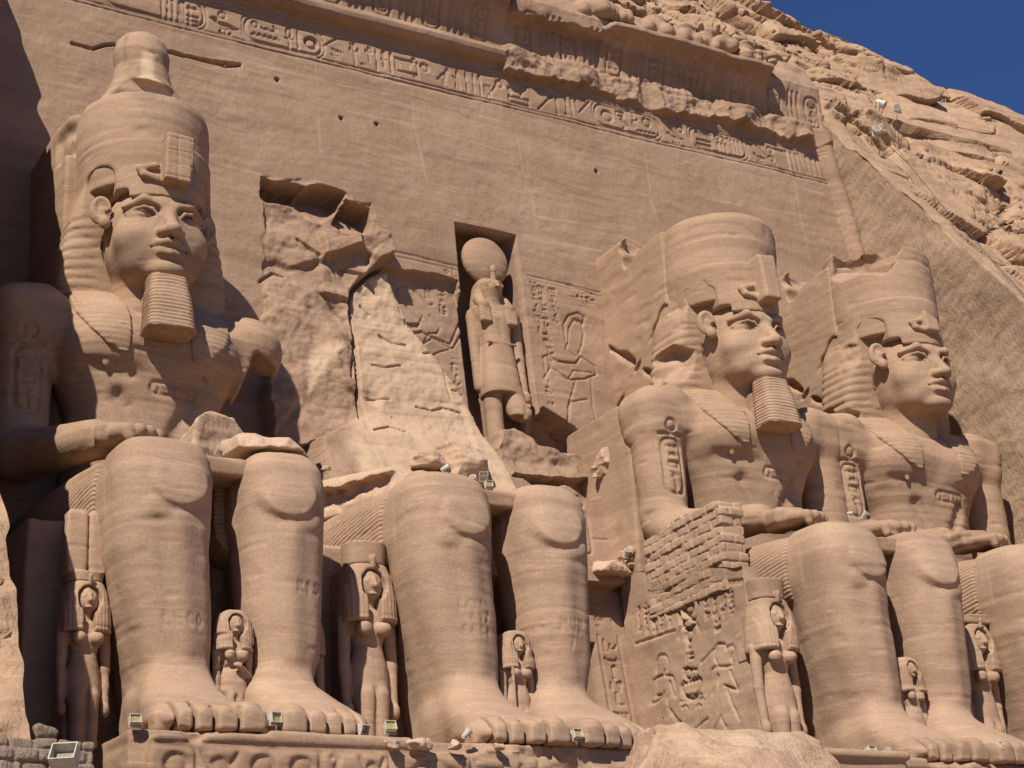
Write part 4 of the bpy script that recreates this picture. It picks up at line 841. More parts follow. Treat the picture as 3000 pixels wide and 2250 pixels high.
L([(1190, 768), (1205, 780), (1245, 785), (1255, 770), (1285, 790), (1290, 808), (1265, 818), (1230, 820), (1190, 790), (1185, 765)], .06, .09)
L([(1230, 818), (1240, 800), (1280, 806)], .05, .06); L([(1245, 822), (1228, 880), (1232, 930)], .05, .07); L([(1278, 820), (1282, 880), (1298, 950)], .05, .06); L([(1232, 868), (1270, 862)], .05, .06); L([(1232, 868), (1228, 910), (1222, 955)], .07, .10)
L([(1180, 800), (1175, 770), (1190, 765), (1192, 790), (1178, 815)], .06, .07)
L([(835, 540), (900, 553), (990, 574)], .05, .06); L([(832, 548), (990, 582)], .04, .04); L([(1140, 595), (1300, 632)], .05, .06); L([(1142, 602), (1300, 640)], .04, .04)
for u0, v0, u1, v1, n in ((925, 600, 950, 655, 1), (955, 608, 975, 672, 2), (980, 615, 995, 640, 3), (985, 760, 1010, 860, 4), (1000, 860, 1022, 950, 5), (1145, 605, 1160, 720, 6), (1160, 615, 1180, 740, 7), (1185, 620, 1210, 705, 8), (1225, 630, 1290, 660, 9), (1178, 820, 1195, 880, 10), (960, 575, 990, 600, 12), (1175, 700, 1190, 790, 13)):
    a, b = fac(u0, v0), fac(u1, v1); column(fc, a[0], a[2], b[2], max(.25, b[0]-a[0]-.25*(0 if b[2] > a[2]-1.5 else (v1-v0)/2212*12)), 40+n, .05, .035)
fg('goose', 1222, 612, 1290, 640, .06, .05, z0=fac(1250, 640)[2], z1=fac(1250, 612)[2])
a = fac(1243, 1050); 
fc.cartouche(14.0, 7.55, 14.45, 8.9, .05, .05); column(fc, 14.05, 8.8, 7.6, .36, 71, .05, .04); fc.ring((14.2, 9.2), .2, .05, .05); L([(1275, 1085), (1272, 1160), (1280, 1180)], .05, .05); L([(1330, 1085), (1332, 1160), (1322, 1185)], .05, .05); L([(1240, 1185), (1340, 1190)], .05, .05)
column(fc, 14.15, 4.9, 1.2, .55, 73, .055, .045); fc.line([(14.08, 5.0), (14.08, 0)], .035, .04); fc.line([(14.78, 5.0), (14.78, 0)], .035, .04); column(fc, 14.05, 6.1, 5.2, .3, 74, .035, .03); column(fc, 14.5, 6.1, 5.2, .3, 75, .035, .03)
# --- write the wall out as its parts
O -= fc.D
X, Z = U, V; Yv = FY0+FB*Z-O
# right-hand corner roll
side = sst(.32, 0, np.abs(U-(xr(V)-.30))); Yv -= .32*np.sqrt(np.clip(1-((U-(xr(V)-.30))/.34)**2, 0, 1))*sst(26.6, 26.2, V)
Pf = np.stack([X, Yv, Z], -1)
wallroot = thing('temple_front', 'leaning dressed rock wall behind the colossi, carved with a text band', 'temple wall')
def fpart(name, m, mat=None):
    n, k = U.shape; I = np.arange(n*k).reshape(n, k); c = m[:-1, :-1]
    q = np.stack([I[:-1, :-1][c], I[1:, :-1][c], I[1:, 1:][c], I[:-1, 1:][c]], 1); used, inv = np.unique(q, return_inverse=True)
    return mk(name, Pf.reshape(-1, 3)[used], inv.reshape(-1, 4), mat or M_WALL, wallroot, True, {'tint': tint.ravel()[used], 'stain': stain.ravel()[used]})
inside = (U < xr(V)+.12) & (U > -4.15)
fpart('wall', inside & (V < 23.98)); fpart('text_band', inside & (V >= 23.98) & (V < 25.5)); fpart('torus_moulding', inside & (V >= 25.5) & (V < 26.4)); fpart('cornice', inside & (V >= 26.4))
# ---------------------------------------------------------------- small statues of the royal women, all cut on the same pattern
WEAR = [.5, .35, .45, .8, .6, .6, 1.9, .9, 1.7]
def lady(name, label, group, loc, H=4.75, crown='modius', arm=None, rz=0.0, staff=False, slim=1.0):
    k = H/4.75; wear = WEAR.pop(0); root = thing(name, label, 'statue', loc, R_(rz), group)
    F = Field((-1.05, -1.0, -.1), (1.05, 1.1, 5.2), .034)
    F.add(loft(2, [(0, 0, -.05, .38, .40), (.5, 0, 0, .34, .32), (1.2, 0, 0, .38, .34), (1.9, 0, .02, .48, .40), (2.25, 0, .02, .45, .38), (2.75, 0, .02, .33, .31), (3.15, 0, .0, .42, .36), (3.45, 0, .02, .52, .33), (3.62, 0, .04, .40, .26)], 2.2))
    F.add(box((0, .75, 1.75), (.44*slim, .60, 1.85), .06), .08)                       # the slab at its back
    for s in (-1, 1):
        F.add(ell((s*.235, -.36, 3.12), (.19, .17, .18)), .05)
        F.add(cap((s*.55, .05, 3.38), (s*.59, .0, 2.35), .165, .13), .06)
        if arm == s: F.add(cap((s*.58, -.05, 2.45), (s*.05, -.48, 2.72), .13, .11), .05).add(ell((s*-.02, -.50, 2.76), (.17, .11, .10)), .04)
        else: F.add(cap((s*.59, .0, 2.35), (s*.57, -.08, 1.45), .13, .11), .05).add(ell((s*.57, -.12, 1.30), (.13, .16, .2)), .04)
        F.add(cap((s*.17, -.30, 1.6), (s*.18, -.28, .2), .17, .15), .2)
    F.cut(cap((0, -.42, 1.75), (0, -.42, .1), .03), .10); F.cut(ell((0, -.40, 2.42), (.05, .08, .05)), .04)
    F.add(cap((0, -.02, 3.5), (0, -.08, 4.0), .17)); F.add(ell((0, -.10, 4.16), (.31, .35, .40)), .06)
    F.add(cap((0, -.43, 4.28), (0, -.50, 4.10), .045, .065), .03).add(ell((0, -.41, 3.93), (.13, .06, .035)), .02); F.cut(cap((-.13, -.46, 3.965), (.13, -.46, 3.965), .012), .015)
    for s in (-1, 1): F.cut(ell((s*.13, -.47, 4.22), (.085, .08, .045), rot(0, 0, 0)), .02); F.add(ell((s*.13, -.37, 4.22), (.085, .06, .05)), .015)
    if staff: F.add(cap((-.42, -.42, 4.3), (-.38, -.48, 1.2), .05), .02)
    P, Q = F.mesh(); mk('body', weather(P*k, Q, loc, wear), Q, M_LEG, root)
    W = Field((-1.1, -1.0, 2.9), (1.1, 1.1, 5.0), .03)
    W.add(loft(2, [(3.28, 0, .04, .66, .52), (3.34, 0, .02, .68, .55), (3.9, 0, .03, .64, .53), (4.3, 0, .06, .58, .50), (4.62, 0, .1, .48, .44), (4.74, 0, .1, .30, .30)], 3.2), .03)
    W.cut(ell((0, -.42, 4.14), (.31, .46, .40)), .04); W.cut(box((0, -.5, 3.4), (.15, .50, .60), .05), .05)
    W.add(box((0, .45, 3.9), (.50*slim, .45, .75), .06), .05)
    W.mod(lambda v, x, y, z: v+.008*np.sin(x*2*math.pi/.10)*(y < 0)+.012*sst(.04, 0, np.abs(z-3.42)), (-1, -1, 3.2), (1, 0, 4.4))
    P, Q = W.mesh(); mk('wig', weather(P*k, Q, loc, wear), Q, M_LEG, root)
    if crown:
        C = Field((-1.0, -.9, 4.5), (1.0, 1.0, 7.0), .036)
        if crown == 'modius': C.add(loft(2, [(4.66, 0, .12, .46, .44), (5.2, 0, .12, .50, .47)], 2.6))
        elif crown == 'plumes':
            C.add(loft(2, [(4.66, 0, .12, .46, .42), (4.95, 0, .12, .50, .44)], 2.6))
            C.add(box((0, .42, 5.8), (.50, .22, .85), .04)); [C.add(loft(2, [(4.9, s*.28, .12, .27, .30), (5.6, s*.31, .12, .30, .28), (6.55, s*.30, .12, .29, .24), (6.68, s*.28, .12, .22, .20)], 6), .02) for s in (-1, 1)]
        else: C.add(box((0, .2, 4.95), (.55, .5, .28), .06)); C.cut(rough_cut(box((0, -.2, 5.2), (.9, .8, .2), 0), .15, 2.5))
        C.add(cap((0, -.38, 4.55), (0, -.42, 4.78), .07), .03)
        if crown == 'modius':
            for q in (-.3, -.1, .1, .3): C.cut(cap((q, -.40, 4.78), (q, -.40, 5.12), .03), .02)
        P, Q = C.mesh(); mk('crown', weather(P*k, Q, loc, wear), Q, M_LEG, root)
    return root
QG, PG = 'queens carved beside the colossal legs', 'small figures between the colossal shins'
lady('queen_statue', 'queen statue with tall double plumes, half in shadow, left of the first colossus', QG, (DX[0]-2.52, -5.55, .0), 3.75, 'plumes')
lady('queen_statue', 'queen statue with low decorated crown in front of the dark gap between two colossi', QG, (DX[1]-2.80, -5.45, 0), 4.72, 'modius')
lady('queen_statue', 'queen statue with low crown and heavy wig beside the carved throne side', QG, (DX[2]-3.15, -5.55, 0), 4.78, 'modius')
lady('queen_statue', 'queen statue with broken crown at far right, shadow over its arm', QG, (DX[3]-2.75, -5.5, 0), 4.6, 'broken')
lady('queen_statue', 'narrow shaded figure standing behind the outer shin of the double-crowned colossus', QG, (DX[0]+2.45, -5.3, 0), 3.6, None)
lady('queen_statue', 'narrow shaded figure behind the outer shin of the headless colossus', QG, (DX[1]+2.45, -5.3, 0), 3.5, None)
lady('princess_statue', 'small worn figure with one arm across its chest, between double-crowned king\'s shins', PG, (DX[0]+.28, -6.75, .1), 2.95, None, arm=1)
lady('princess_statue', 'small robed figure with a staff between the headless king\'s shins', PG, (DX[1]+.30, -6.75, .1), 2.95, None, staff=True)
lady('princess_statue', 'tiny weathered figure between the shins of the third king', PG, (DX[2]+.22, -6.75, .1), 3.05, None)

# ---------------------------------------------------------------- the falcon-headed god in his niche
fr_ = thing('falcon_god_statue', 'falcon-headed god with a sun disc on its head, standing in the tall niche', 'statue', (12.74, 2.62, 9.35)); fr_.rotation_euler = (R_(-6.0), 0, 0); fr_.scale = (.97, 1, 1)
F = Field((-1.3, -1.3, -.1), (1.3, .9, 8.0), .036)
F.add(loft(2, [(3.55, 0, -.1, .68, .50), (4.3, 0, -.1, .63, .48), (5.1, 0, -.1, .53, .42), (5.3, 0, -.1, .50, .40), (5.6, 0, -.08, .50, .38), (6.2, 0, -.05, .62, .44), (6.6, 0, 0, .78, .38), (6.85, 0, .05, .45, .3)], 2.6))
F.add(cap((-.30, -.05, 3.7), (-.30, .1, .1), .30, .26), .05); F.add(cap((.36, -.15, 3.7), (.40, -.45, 2.6), .36, .34), .06)
F.cut(rough_cut(box((.45, -.5, 2.2), (.6, .8, .55), 0, rot(10, 12, 0)), .15, 2.0), .03)
for s in (-1, 1):
    if s < 0:
        F.add(cap((-.66, .12, 6.45), (-.66, .12, 3.9), .20, .15), .08); continue
    F.add(ell((s*.76, .0, 6.55), (.28, .28, .30)), .1); F.add(cap((s*.82, .02, 6.45), (s*.84, -.02, 5.0), .23, .19), .06).add(cap((s*.84, -.02, 5.0), (s*.82, -.15, 3.75), .19, .15), .05).add(ell((s*.82, -.22, 3.55), (.17, .22, .24)), .05)
F.add(box((.82, .0, 2.9), (.10, .16, .45), .04), .04); F.cut(cap((0, -.52, 6.1), (0, -.50, 5.5), .03), .08); F.add(cap((-.5, -.46, 5.28), (.5, -.46, 5.28), .05), .04)
F.add(loft(2, [(6.7, 0, 0, .30, .28), (7.0, 0, -.05, .32, .32), (7.3, 0, -.12, .38, .42), (7.52, 0, -.12, .38, .42), (7.62, 0, -.08, .30, .3)], 2.2), .08)
F.add(cap((0, -.50, 7.42), (0, -.66, 7.24), .11, .05), .05)
for s in (-1, 1): F.add(ell((s*.24, -.42, 7.40), (.10, .07, .09)), .03); F.cut(ell((s*.25, -.50, 7.40), (.05, .05, .05)), .02)
P, Q = F.mesh(); mk('body', weather(P, Q, (12.7, 2, 9), .4), Q, M_STONE, fr_)
W = Field((-1.1, -1.0, 5.7), (1.1, .8, 8.0), .036)
W.add(loft(2, [(6.55, 0, .16, .66, .34), (7.0, 0, .16, .58, .40), (7.55, 0, .12, .46, .44), (7.74, 0, .1, .36, .36)], 2.6)); W.cut(ell((0, -.4, 7.25), (.40, .5, .42)), .04)
for s in (-1, 1): W.add(box((s*.48, -.40, 6.35), (.20, .10, .38), .04, rot(-6, 0, 0)), .05).add(cap((s*.46, -.1, 7.0), (s*.48, -.36, 6.6), .18, .17), .06)
P, Q = W.mesh(); mk('wig', weather(P, Q, (12.7, 2, 9), .3), Q, M_STONE, fr_)
D = Field((-1.0, -.8, 7.4), (1.0, .8, 9.6), .036)
D.add(ell((0, .02, 8.50), (.86, .34, .88)), .0); P, Q = D.mesh(); mk('sun_disc', weather(P, Q, (12.7, 2, 9), .5), Q, M_STONE, fr_)
D = Field((-.4, -.9, 7.4), (.4, .3, 8.4), .03); D.add(cap((0, -.38, 7.60), (0, -.42, 8.05), .10, .08), .03).add(ell((0, -.45, 7.95), (.12, .08, .13)), .03); P, Q = D.mesh(); mk('cobra', P, Q, M_STONE, fr_)
G = Field((-.5, -.6, -.2), (.5, .5, 1.5), .034); G.add(ell((0, 0, .35), (.26, .24, .40))).add(ell((0, -.08, .82), (.16, .17, .2)), .06).add(box((0, .15, .5), (.24, .2, .6), .04), .05); P, Q = G.mesh()
gx = aty(1130, 880, 1.9); g = mk('goddess_figure', weather(P, Q, (3, 3, 3), .4), Q, M_STONE); g.location = (gx[0], 1.95, gx[2]-.30); g.location.x += .22; g.scale = (.42, .42, .42); tag(g, 'tiny seated goddess figure under the falcon god\'s right hand', 'figurine')

# ---------------------------------------------------------------- carved side of the third throne
def tp(u, v): p = atx(u, v, 15.0); return (-p[1], p[2])
tc = Canvas(-.45, -.1, 5.30, 6.95, .034)
def TL(px, wd=.05, d=.075, closed=False): tc.line([tp(*q) for q in px], wd*.8, d*.6, closed=closed)
def TZ(q): # pixels measured on a crop: x0 1750, y0 1550 scale 600/1531 in 3000 units
    return [((1750+x*600/1531)*2212/3000, (1550+y*600/1531)*2212/3000) for x, y in q]
for q in ([(440, 1070), (440, 990), (460, 950), (500, 940), (520, 960), (530, 1000), (525, 1060)], [(505, 1060), (500, 1095), (470, 1100), (415, 1130), (400, 1200), (385, 1300), (430, 1300), (490, 1260), (500, 1220)], [(445, 1140), (440, 1200), (430, 1250), (480, 1240)], [(505, 1095), (560, 1100), (580, 1160), (600, 1250)], [(540, 1140), (560, 1200), (590, 1260)], [(480, 1300), (465, 1400), (455, 1560)], [(500, 1420), (480, 1560)], [(530, 1260), (540, 1340), (590, 1420)], [(560, 1360), (620, 1440), (690, 1500)], [(510, 1500), (560, 1560)], [(540, 1490), (575, 1570)],
          [(890, 1000), (870, 960), (875, 890), (890, 860), (940, 860), (955, 900), (970, 880), (1000, 870), (1015, 900), (990, 960), (1000, 1000)], [(890, 1000), (895, 1030), (850, 1050), (830, 1120), (805, 1240)], [(1005, 1020), (950, 1030), (870, 1030)], [(895, 1090), (880, 1160), (860, 1230)], [(985, 1060), (1010, 1120), (1050, 1200), (1000, 1195), (945, 1170)], [(900, 1100), (905, 1200), (895, 1290), (870, 1400), (845, 1500)], [(960, 1200), (1000, 1300), (1060, 1430)], [(930, 1420), (960, 1480)], [(925, 1400), (880, 1500)], [(770, 1000), (860, 900)], [(720, 1510), (780, 1460), (830, 1420)], [(600, 1440), (640, 1470)], [(640, 1250), (780, 1235)], [(640, 1265), (790, 1265)], [(630, 1290), (800, 1275)], [(640, 1050), (740, 1050)], [(1080, 380), (400, 480)], [(1080, 400), (560, 480)], [(280, 860), (580, 760)]): TL(TZ(q))
for k in range(7): TL(TZ([(655+k*18, 1350), (660+k*18, 1490)]), .03, .04)
for q in ([(640, 1340), (660, 1320), (680, 1340)], [(745, 1330), (760, 1310), (780, 1330)]): TL(TZ(q))
c = tp(*TZ([(672, 580)])[0]); tc.disc(c, .30, .20); tc.line(arc(c[0], c[1]-.12, .42, .52, 60, 300, 14), .07, .14); tc.line(arc(c[0]+.05, c[1], .44, .50, -60, 50, 8), .05, .08)
c = tp(*TZ([(680, 795)])[0]); tc.disc(c, .20, .14); tc.line(arc(c[0], c[1]-.05, .48, .50, 10, 170, 10), .05, .08)
c = tp(*TZ([(700, 1180)])[0]); tc.line(arc(c[0], c[1]+.1, .42, .42, 180, 360, 10), .06, .10); tc.line([(c[0]-.4+.08*i, c[1]+.12+(.08 if i % 2 else 0)) for i in range(11)], .045, .08); tc.disc(tp(*TZ([(670, 1080)])[0]), .17, .10)
for u0, v0, u1, v1, n in ((285, 580, 310, 800, 1), (345, 560, 385, 790, 2), (400, 540, 440, 780, 3), (455, 530, 490, 775, 4), (510, 520, 550, 740, 5), (785, 490, 825, 710, 6), (845, 470, 890, 690, 7), (905, 455, 950, 680, 8), (965, 440, 1010, 670, 9), (640, 860, 720, 980, 10), (870, 690, 920, 760, 11)):
    a, b = tp(*TZ([(u0, v0)])[0]), tp(*TZ([(u1, v1)])[0]); column(tc, a[0], a[1], b[1], max(.22, b[0]-a[0]), 80+n, .06, .04)
n1 = fbm(tc.U, tc.V*0, tc.V, .6, 3)*.06+fbm(tc.U, tc.V*0, tc.V, 2.4, 3)*.025+.012*noise3(tc.U*.3, 0, tc.V*5)
topz = 6.75-.22*tc.U
pn = panel('relief_panel', tc, (15.0-DX[2], 0, 0), (0, -1, 0), (0, 0, 1), (-1, 0, 0), M_LEG, KINGS[2], n1, top=topz+.08*noise3(tc.U*2, 0, 0*tc.U))
# inscribed strips between the shins
for i in (0, 1, 2, 3):
    gcv = Canvas(-.35, .4, .95, 5.9, .034); column(gcv, -.02, 5.6, 3.0, .62, 500+i, .10, .06); gcv.line([(-.1, .5), (-.1, 5.8)], .04, .05); gcv.line([(.68, .5), (.68, 5.8)], .04, .05)
    panel('inscribed_strip', gcv, (0, -4.46, 0), (1, 0, 0), (0, 0, 1), (0, -1, 0), M_STONE, KINGS[i])
for i, x0 in ((1, -2.55), (1, 2.5), (3, -2.3)):
    gcv = Canvas(0, .2, 1.0, 3.0, .034); column(gcv, .2, 2.9, .3, .45, 520+i, .06, .045); panel('inscribed_strip', gcv, (x0, -4.46, 0), (1, 0, 0), (0, 0, 1), (0, -1, 0), M_STONE, KINGS[i])

# ---------------------------------------------------------------- pedestals with sunk signs
def pedestal(label, x0, x1, seed, rough0):
    F = Field((x0-.3, -10.0, -2.3), (x1+.3, -4.6, .25), .055)
    F.add(box(((x0+x1)/2, -7.2, -1.05), ((x1-x0)/2, 2.46, 1.05), .03))
    cv = Canvas(F.ax[0][0], F.ax[2][0], F.ax[0][-1], F.ax[2][-1], F.h); r = random.Random(seed); x = x0+.5
    for z in (-.34, -.28): cv.line([(x0+.3, z), (x1-.1, z)], .04, .05)
    while x < x1-.7:
        g = r.choice(['goose', 'sun', 'bird', 'diag', 'basket', 'seated', 'cobra', 'scarab', 'viper', 'sun', 'mn', 'bull']); wd = r.uniform(.55, .85)
        glyph(cv, g, x, -.98, wd, .58, .07, .045, r.random() < .5)
        glyph(cv, r.choice(['basket', 'mn', 'water', 'box', 'loaf']), x, -1.75, wd, .6, .07, .045); x += wd+.14
        if r.random() < .4: cv.line([(x-.07, -.36), (x-.07, -2)], .04, .06)
    D = cv.D
    def f(v, xx, y, z):
        d = np.interp(np.arange(v.shape[0]), np.arange(v.shape[0]), np.arange(v.shape[0])).astype(int)
        return v+D[:v.shape[0], None, :v.shape[2]]*(y < -9.2)
    F.F = f(F.F, F.ax[0][:, None, None], F.ax[1][None, :, None], F.ax[2][None, None, :])
    for a, b, c, e in rough0: F.cut(rough_cut(box((a, -9.75, c), (b, .42, e), 0), .22, 1.6, a), .03)
    P, Q = F.mesh(); o = mk('pedestal', weather(P, Q, (0, 0, 0), 1.0), Q, M_STONE); return tag(o, label, 'pedestal', 'pedestals of the colossi')
pedestal('carved stone pedestal under the double-crowned and headless kings, large sunk signs', -2.72, 10.3, 5, [(-1.6, 1.6, .05, .22), (3.9, .9, .0, .2), (5.6, .8, -.05, .25), (7.6, 1.4, -.15, .35), (9.0, 1.3, -.5, .55), (-2.7, .35, -.9, 1.2)])
pedestal('stone pedestal at the right under the two right-hand kings', 15.6, 30.5, 8, [(19.5, 3.0, .02, .15), (25, 4.0, .02, .14)])
F = Field((9.8, -10.2, -2.2), (16, -8.6, .3), .06); F.add(box((12.9, -9.4, -.95), (2.7, .5, .85), .05)); F.add(box((12.9, -9.45, -.02), (2.75, .56, .10), .03)); P, Q = F.mesh(); tag(mk('parapet', weather(P, Q), Q, M_STONE), 'low plain parapet between the two pedestals, behind the fallen boulder', 'parapet')
F = Field((-8, -9, -2.6), (32, -4, -1.5), .2); F.add(box((12, -6.5, -2.1), (19, 2.3, .2), .02)); P, Q = F.mesh(); tag(mk('terrace', P, Q, M_STONE), kind='structure')
# ---------------------------------------------------------------- fallen blocks and loose rock
def rock(name, label, c, r, seed, mat, rz=0, h=None, amp=.16, cuts=6, s=1.0, flat=None, squash=1.0, group=None, cat='boulder'):
    rg = random.Random(seed); r = np.array(r, float); h = h or max(.03, r.max()/26)
    F = Field(-r*1.15, r*1.15, h); F.add(box((0, 0, 0), r*.96, r.min()*.25))
    for i in range(cuts):
        n = np.array([rg.uniform(-1, 1), rg.uniform(-1, 1), rg.uniform(-.5, 1)]); n /= np.linalg.norm(n); d = .80*np.sqrt(((n*r)**2).sum())
        F.F = np.maximum(F.F, n[0]*F.ax[0][:, None, None]+n[1]*F.ax[1][None, :, None]+n[2]*F.ax[2][None, None, :]-d)
    k = 1.0/max(r.max(), .3)
    X, Y, Z = np.meshgrid(*F.ax, indexing='ij'); F.F = F.F+amp*(fbm(X+seed*3.1, Y, Z, 1.6*k*s*1.0, 4)+.35*noise3(X*k, Y*k, Z*6*k+seed))
    P, Q = F.mesh(); o = mk(name, P, Q, mat); o.location = tuple(c); o.rotation_euler = (0, 0, R_(rz)); return tag(o, label, cat, group)
rock('fallen_block', 'large angular broken block resting in the lap of the double-crowned king', (.95, -3.4, 7.65), (.95, .70, .88), 3, M_PALE, 15, amp=.10, cuts=7)
rock('broken_slab', 'flat rough slab lying on the left knee of the double-crowned king', (1.42, -6.0, 6.98), (.98, .75, .20), 6, M_PALE, 8, amp=.12, cuts=4)
rock('boulder', 'big pale pink fallen boulder in the foreground, bottom right of centre', tuple(aty(1596, 1668, -14.5)+np.array((-.1, 0, -.70))), (3.2, 1.5, 1.50), 21, M_ROCK, 6, h=.06, amp=.30, cuts=8, s=1.6)
p = aty(1312, 1002, 1.0); rock('rock', 'rough pale rock on the ledge right of the niche', p, (.42, .40, .42), 12, M_PALE, 20, amp=.10)
p = aty(968, 1000, .2); rock('fallen_block', 'rounded block at the foot of the pale broken slope', p+np.array((.1, -.6, -.4)), (.75, .8, .72), 31, M_PALE, -20, amp=.10)
p = aty(925, 985, -.6); rock('rock', 'small pale stump on the rubble behind the headless king\'s knees', p+np.array((0, 0, -.1)), (.46, .34, .22), 39, M_PALE, 15, amp=.10)
p = aty(1380, 1212, .1); rock('rock', 'dark cracked rock beside the brick pier', p+np.array((-.1, 0, 0)), (.42, .40, .34), 35, M_STONE, 0, amp=.18, cuts=5)
p = aty(1318, 1232, .2); rock('broken_slab', 'layered broken ledge stone above the doorway lintel', p, (.70, .5, .22), 37, M_PALE, 4, amp=.14)
p = aty(100, 1588, -13.4); rock('rock', 'small grey stone on top of the mud masonry wall', p+np.array((0, 0, .02)), (.20, .18, .14), 41, M_MUD, 10, amp=.05)
for k, (u, v, r) in enumerate(((850, 1608, .20), (905, 1606, .26), (1080, 1612, .16), (985, 1608, .18), (700, 1012, .13), (640, 992, .14), (560, 990, .12))):
    p = aty(u, v, -9.75 if v > 1500 else -6.2); rock('stone', 'small loose stone among rubble on a ledge', p, (r, r*.7, r*.5), 60+k, M_PALE, 30*k, h=.025, amp=.06, group='loose stones on the ledges', cat='stone')
# the headless king's forearm, broken off rough along its front
F = Field((-3.9, -6.2, 6.2), (-.6, -.2, 8.3), .045); F.add(cap((-3.0, -1.4, 7.1), (-1.7, -4.6, 6.95), .60, .46)); F.add(box((-1.45, -5.0, 6.92), (.50, .75, .22), .15, rot(4, 0, 14)), .15); F.cut(rough_cut(box((-2.75, -4.6, 6.75), (.8, 1.8, .42), 0, rot(0, 0, 22)), .16, 2.2), .03)
solid('broken_forearm', F, M_PALE, KINGS[1], .8, (DX[1], 0, 0))
F = Field((-3.4, -3.0, 5.0), (3.6, 1.6, 8.4), .07); F.add(box((0, -.4, 6.2), (3.2, 1.7, .8), .1)); F.add(loft(2, [(6.0, .1, -.5, 2.2, 1.3), (7.2, .1, -.2, 1.9, 1.1), (8.0, .2, .2, 1.4, .8)], 2.6), .3)
X, Y, Z = np.meshgrid(*F.ax, indexing='ij'); F.F = F.F+.28*fbm(X, Y, Z, .9, 4)+.10*noise3(X*.4, Y*.4, Z*3.5); F.F[:, -2:, :] = np.maximum(F.F[:, -2:, :], .1)
solid('broken_waist', F, M_PALE, KINGS[1], .8, (DX[1], 0, 0))

# ---------------------------------------------------------------- brick pier propping the third king's arm
F = Field((14.5, -4.8, 5.0), (16.2, -.4, 8.1), .034); F.add(box((15.36, -2.75, 6.45), (.40, 1.85, 1.25), .02))
X, Y, Z = np.meshgrid(*F.ax, indexing='ij'); ch = .25; zz = Z+.05*Y+.03*noise3(X, Y, Z*.6); row = np.floor(zz/ch); fz = np.abs(zz/ch-row-.5)
fy = (Y+X)/.62+.5*(row % 2)+.15*np.sin(row*7.1); fy = np.abs(fy-np.floor(fy)-.5); g = np.maximum(sst(.40, .48, fz), sst(.44, .49, fy))
F.F = F.F+.034*g+.06*noise3(X*1.9, Y*1.9, row*3.7)+.025*fbm(X, Y, Z, 4, 2)
F.cut(rough_cut(box((15.4, -1.0, 7.85), (1.2, 1.6, .35), 0, rot(-8, 0, 0)), .1, 2))
P, Q = F.mesh(); tag(mk('brick_pier', P, Q, M_LEG), 'pier of rough stone bricks propping the broken arm of the third king', 'pier')

# ---------------------------------------------------------------- grey mud masonry at the bottom left corner
w0, w1 = aty(-30, 1592, -13.7), aty(203, 1600, -13.7)
F = Field((w0[0]-.4, -14.0, w0[2]-1.4), (w1[0]+.15, -12.9, w0[2]+.25), .03); F.add(box(((w0[0]+w1[0])/2, -13.45, w0[2]-.62), ((w1[0]-w0[0])/2, .40, .62), .06))
X, Y, Z = np.meshgrid(*F.ax, indexing='ij'); zz = Z+.05*noise3(X*1.2, Y, Z*.8); ch = .20; row = np.floor(zz/ch); fz = np.abs(zz/ch-row-.5); fy = X/.38+.5*(row % 2)+.3*np.sin(row*5.3); fy = np.abs(fy-np.floor(fy)-.5)
F.F = F.F+.05*np.maximum(sst(.36, .48, fz), sst(.42, .49, fy))+.05*fbm(X, Y, Z, 3, 3)+.05*noise3(X*2.2, Y, row*2.3)
P, Q = F.mesh(); tag(mk('masonry_wall', P, Q, M_MUD), 'low grey wall of mud and rough stones in the bottom left corner', 'wall')

# ---------------------------------------------------------------- the broken frieze of baboons over the cornice
def baboon(kind):
    F = Field((-.65, -.75, -.1), (.65, .6, 1.7), .04)
    F.add(ell((0, 0, .42), (.40, .38, .46)))
    for s in (-1, 1): F.add(ell((s*.24, -.26, .26), (.19, .24, .28)), .06)
    if kind < 2:
        F.add(ell((0, -.05, .85), (.33, .30, .34)), .1)
        for s in (-1, 1): F.add(cap((s*.30, -.18, .85), (s*.27, -.42, 1.12), .10, .08), .05)
    if kind < 1: F.add(ell((0, -.12, 1.22), (.24, .26, .24)), .06).add(ell((0, -.38, 1.15), (.10, .16, .10)), .04)
    F.cut(rough_cut(box((.2*(kind-1), 0, 1.45-.30*kind), (1, 1, .25), 0, rot(6, 14*(kind-1), 0)), .22, 2.0), .04)
    return F.mesh()
BAB = [baboon(k) for k in range(3)]
BP = [(1293, 0, 1.2), (1328, 2, 1.1), (1345, 1, 1.0), (1424, 1, 1.15), (1452, 2, 1.0), (1490, 1, 1.1), (1533, 0, .95), (1572, 1, 1.1), (1618, 1, 1.15), (1640, 2, .9), (1660, 2, 1.0)]
for k, (u, kd, sz) in enumerate(BP):
    x = fac(u, 55+(u-1290)*.28, .75)[0]; P, Q = BAB[kd]; o = mk('baboon_statue', weather(P*np.array((1.05, .95, .84)), Q, (x*3, 0, 0), 2.6), Q, M_STONE); o.location = (x, 3.95, 28.36+.14*noise3(x*2, 0, 0)); o.scale = (sz*1.25,)*3; o.rotation_euler = (R_((k*53) % 17-8), R_((k*31) % 19-9), R_((k*37) % 50-25))
    tag(o, 'weathered squatting baboon figure in the row along the top of the cornice', 'statue', 'row of worn baboons over the cornice')

